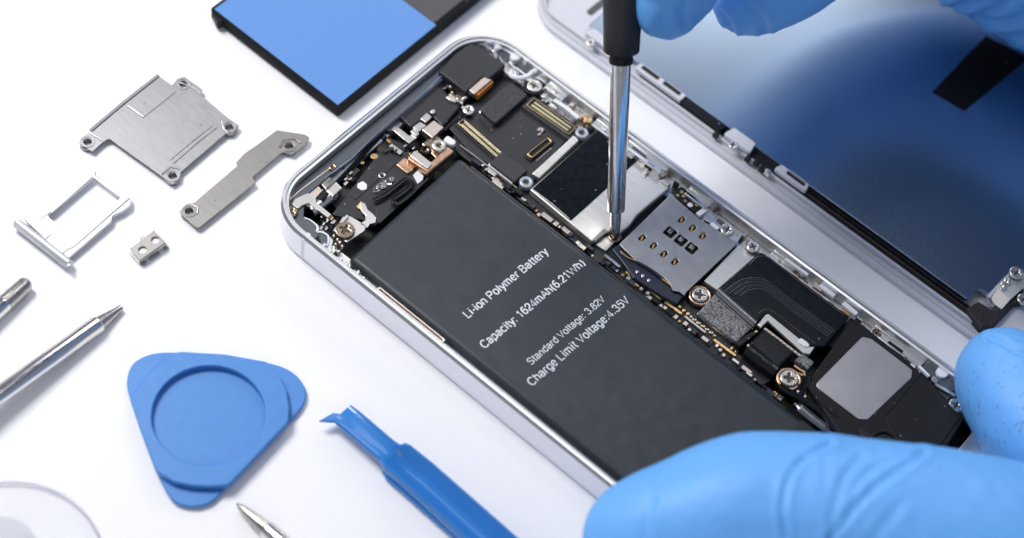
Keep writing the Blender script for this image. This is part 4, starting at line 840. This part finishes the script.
# ================================================================== GLOVED HANDS
def balls(chains):
    bm = bmesh.new()
    for ch in chains:
        P = smoothp([Vector((*c[:3],)) for c in ch], 6); Rr = []
        for i in range(len(ch) - 1):
            for k in range(6): Rr.append(ch[i][3] + (ch[i + 1][3] - ch[i][3]) * k / 6)
        Rr.append(ch[-1][3])
        last = None
        for p, r in zip(P, Rr):
            bmesh.ops.create_icosphere(bm, subdivisions=3, radius=r, matrix=Matrix.Translation(p))
    m = bpy.data.meshes.new('h'); bm.to_mesh(m); bm.free(); return m
def hand(name, chains, m, label, vox=.065, sm=20, creases=(), amp=.03):
    me = balls(chains); o = bpy.data.objects.new('h', me); COL.objects.link(o)
    r = o.modifiers.new('r', 'REMESH'); r.mode = 'VOXEL'; r.voxel_size = vox
    s_ = o.modifiers.new('s', 'SMOOTH'); s_.iterations = sm; s_.factor = .6
    dg = bpy.context.evaluated_depsgraph_get(); dg.update(); me2 = bpy.data.meshes.new_from_object(o.evaluated_get(dg))
    bpy.data.objects.remove(o)
    bm = bmesh.new(); bm.from_mesh(me2); bm.normal_update()
    ofs = []
    for v in bm.verts:
        p = v.co; d = 0
        d += noise.noise(p * .9) * amp + noise.noise(p * 2.3 + Vector((5, 1, 2))) * amp * .35
        q = ROT.transposed() @ (p - CAM)
        if v.normal.dot(p - CAM) < 0:
            X, Y = W / 2 + F * q.x / -q.z, H / 2 - F * q.y / -q.z; P2_ = Vector((X, Y)); sc_ = -q.z / F
            for (path, w, dep) in creases:
                best = 1e9
                for a_, b_ in zip(path[:-1], path[1:]):
                    ab = b_ - a_; t = max(0, min(1, (P2_ - a_).dot(ab) / ab.length_squared)); best = min(best, (P2_ - a_ - ab * t).length)
                best *= sc_
                if best < w * 5:
                    d -= dep * math.exp(-(best / w) ** 2); d += dep * .5 * math.exp(-((best - w * 2.4) / (w * 1.2)) ** 2)
        tt = p.dot(Vector((.64, -.76, .1))); uu = p.dot(Vector((.76, .64, 0)))
        d -= abs(noise.noise(Vector((tt * 3.2, uu * .8, p.z * .8)))) ** .7 * .022 * max(0, .35 + noise.noise(p * .6 + Vector((3, 3, 3))) * 1.6)
        ofs.append(d)
    for v, d in zip(bm.verts, ofs): v.co += v.normal * d
    bm.to_mesh(me2); bm.free()
    o = obj(name, me2, m, None, smooth=180); tag(o, label, 'gloved hand'); return o
def c3(x, y, z, r): p = at(x, y, z); return (p.x, p.y, p.z, r)

# ---- near hand: thumb along the phone's near edge, forefinger round its end
thumb = [c3(650, 542, 1.75, 1.03), c3(700, 530, 2.0, 1.20), c3(765, 522, 2.15, 1.38), c3(860, 540, 2.2, 1.55), c3(960, 572, 2.1, 1.83), c3(1070, 610, 2.0, 2.1)]
index = [c3(1005, 377, .98, .86), c3(1016, 396, 1.02, .96), c3(1050, 440, 1.25, 1.0), c3(1110, 480, 1.7, 1.05), c3(1180, 560, 2.0, 1.2), c3(1190, 640, 2.0, 1.4)]
middle = [c3(1075, 370, .95, .78), c3(1120, 400, 1.1, .88), c3(1190, 450, 1.5, .95), c3(1250, 540, 1.9, 1.1), c3(1230, 650, 2.0, 1.4)]
ring_ = [c3(1150, 340, .9, .75), c3(1190, 375, 1.1, .85), c3(1260, 430, 1.5, .92), c3(1320, 530, 1.8, 1.05), c3(1280, 660, 2.0, 1.4)]
little = [c3(1230, 330, .85, .66), c3(1270, 370, 1.0, .74), c3(1330, 430, 1.4, .8), c3(1380, 540, 1.6, .95), c3(1310, 680, 1.9, 1.3)]
palm = [c3(1070, 610, 2.0, 2.1), c3(1150, 720, 2.0, 2.2), c3(1210, 840, 2.1, 2.0), c3(1260, 960, 2.3, 2.0)]
palm2 = [c3(1200, 640, 1.9, 1.6), c3(1260, 680, 1.9, 1.6), c3(1240, 800, 2.0, 1.9)]
def path(*pts): return [Vector((p.x, p.y)) for p in smoothp([Vector((x, y, 0)) for x, y in pts], 4)]
cr = [(path((832, 443), (806, 456), (789, 478), (783, 508), (786, 540)), .035, .05), (path((862, 455), (845, 476), (836, 500), (830, 540)), .05, .022),
      (path((925, 452), (885, 480), (855, 508), (828, 545)), .045, .035), (path((900, 505), (880, 530), (870, 545)), .07, .02), (path((652, 500), (646, 520), (645, 540)), .06, .02),
      (path((905, 455), (870, 470), (852, 492)), .04, .02), (path((990, 338), (1004, 344), (1015, 352), (1030, 356)), .04, .06), (path((1005, 372), (1030, 378)), .03, .03)]
smc = at(985, 410, 1.6)
hb_ = hand('gloved_hand', [thumb, index, middle, ring_, little, palm, palm2], glove_mat('pale blue nitrile', None), 'blue gloved hand gripping the lower end of the phone, smudged fingertip at right', creases=cr)
loc = hb_.location
MATS.pop('pale blue nitrile'); hb_.data.materials[0] = glove_mat('pale blue nitrile', tuple(smc - loc))

# ---- far hand, holding the driver by its handle
g0 = HT(Lh + 2.5)
hx, hz_ = g0.x, g0.z
t1 = [c3(668, 3, 4.1, .62), c3(676, -12, 4.4, .68), c3(700, -50, 5.2, .80), c3(770, -110, 6.2, .98), c3(850, -140, 5.2, 1.25)]
t2 = [c3(742, 5, 3.6, .50), c3(762, -2, 3.8, .62), c3(800, -28, 4.4, .76), c3(870, -85, 4.0, .95), c3(930, -105, 3.2, 1.25)]
t3 = [c3(622, -60, 6.0, .62), c3(660, -90, 6.6, .74), c3(720, -140, 7.0, .88), c3(840, -170, 5.6, 1.25)]
t4 = [c3(860, -58, 3.4, .60), c3(890, -75, 3.3, .74), c3(940, -105, 3.2, 1.1)]
t5 = [c3(600, -130, 7.0, .62), c3(640, -170, 7.6, .74), c3(740, -200, 7.6, 1.0), c3(850, -180, 5.8, 1.35)]
pl1 = [c3(850, -150, 5.0, 1.4), c3(915, -112, 3.4, 1.35), c3(975, -68, 2.5, 1.4), c3(1040, -34, 2.2, 1.5), c3(1120, 8, 2.1, 1.6), c3(1240, 55, 2.2, 1.9)]
cr2 = []
for k, (xa_, ya_, xb_, yb_) in enumerate(((900, -2, 945, -40), (918, 2, 968, -30), (938, 9, 990, -18), (958, 16, 1012, -8), (972, 20, 1030, 8), (990, 36, 1050, 22))):
    cr2.append((path((xa_, ya_), (xa_ * .5 + xb_ * .5 + 8, (ya_ + yb_) / 2 + 7), (xb_, yb_)), .06, .09))
cr2 += [(path((690, -5), (680, 10), (684, 24)), .05, .05), (path((720, 14), (728, 24), (732, 36)), .05, .07), (path((745, 5), (762, 18), (765, 32)), .06, .04), (path((655, 0), (664, 15), (660, 34)), .08, .04)]
hand('gloved_hand', [t1, t2, t3, t4, t5, pl1], glove_mat('plain blue nitrile'), 'blue gloved hand at the top edge holding the black screwdriver handle', creases=cr2, vox=.065, sm=14)  # same blue as the near glove, without the smudges

# ================================================================== LIGHT
w = bpy.data.worlds.new('World'); sc.world = w; w.use_nodes = True
nt = w.node_tree; bg = nt.nodes['Background']
# pale grey surround; dark blue quarter added for the back plate to mirror
tc = nt.nodes.new('ShaderNodeTexCoord'); dt = nt.nodes.new('ShaderNodeVectorMath'); dt.operation = 'DOT_PRODUCT'
nt.links.new(tc.outputs['Generated'], dt.inputs[0]); dv = Vector((.62, .06, .76)).normalized(); dt.inputs[1].default_value = dv
rp = nt.nodes.new('ShaderNodeValToRGB'); rp.color_ramp.elements[0].position = .82; rp.color_ramp.elements[0].color = (.34, .355, .40, 1)
rp.color_ramp.elements[1].position = .94; rp.color_ramp.elements[1].color = (.004, .040, .14, 1)
nt.links.new(dt.outputs['Value'], rp.inputs['Fac']); nt.links.new(rp.outputs['Color'], bg.inputs['Color'])
bg.inputs['Strength'].default_value = .62
def area(name, loc, target, size, sizey, power, col):
    l = bpy.data.lights.new(name, 'AREA'); l.shape = 'RECTANGLE'; l.size = size; l.size_y = sizey; l.energy = power; l.color = col
    o = bpy.data.objects.new(name, l); COL.objects.link(o); o.location = loc
    o.rotation_euler = (Vector(target) - Vector(loc)).to_track_quat('-Z', 'Y').to_euler(); return o
# big softbox high on the far left, one standing behind on the right, a weak one near the camera
area('key_softbox', (-1, 22, 34), (2, -4, 0), 15, 15, 16200, (1, .985, .97))
def toward(az, el, d, c=(8, -3, 0)):
    a, e = math.radians(az), math.radians(el); return (c[0] + d * math.cos(a) * math.cos(e), c[1] + d * math.sin(a) * math.cos(e), c[2] + d * math.sin(e))
area('back_softbox', toward(30, 35, 38), (8, -3, 0), 17, 13, 3900, (1, .96, .95))
area('top_softbox', toward(27, 66, 32, (3, -5, 0)), (3, -5, 0), 15, 8, 1150, (.98, .985, 1))
area('front_softbox', (-26, -22, 22), (2, -5, 0), 18, 18, 1700, (.93, .95, 1))
sc.view_settings.view_transform = 'Standard'; sc.view_settings.look = 'None'; sc.view_settings.exposure = 0; sc.view_settings.gamma = 1
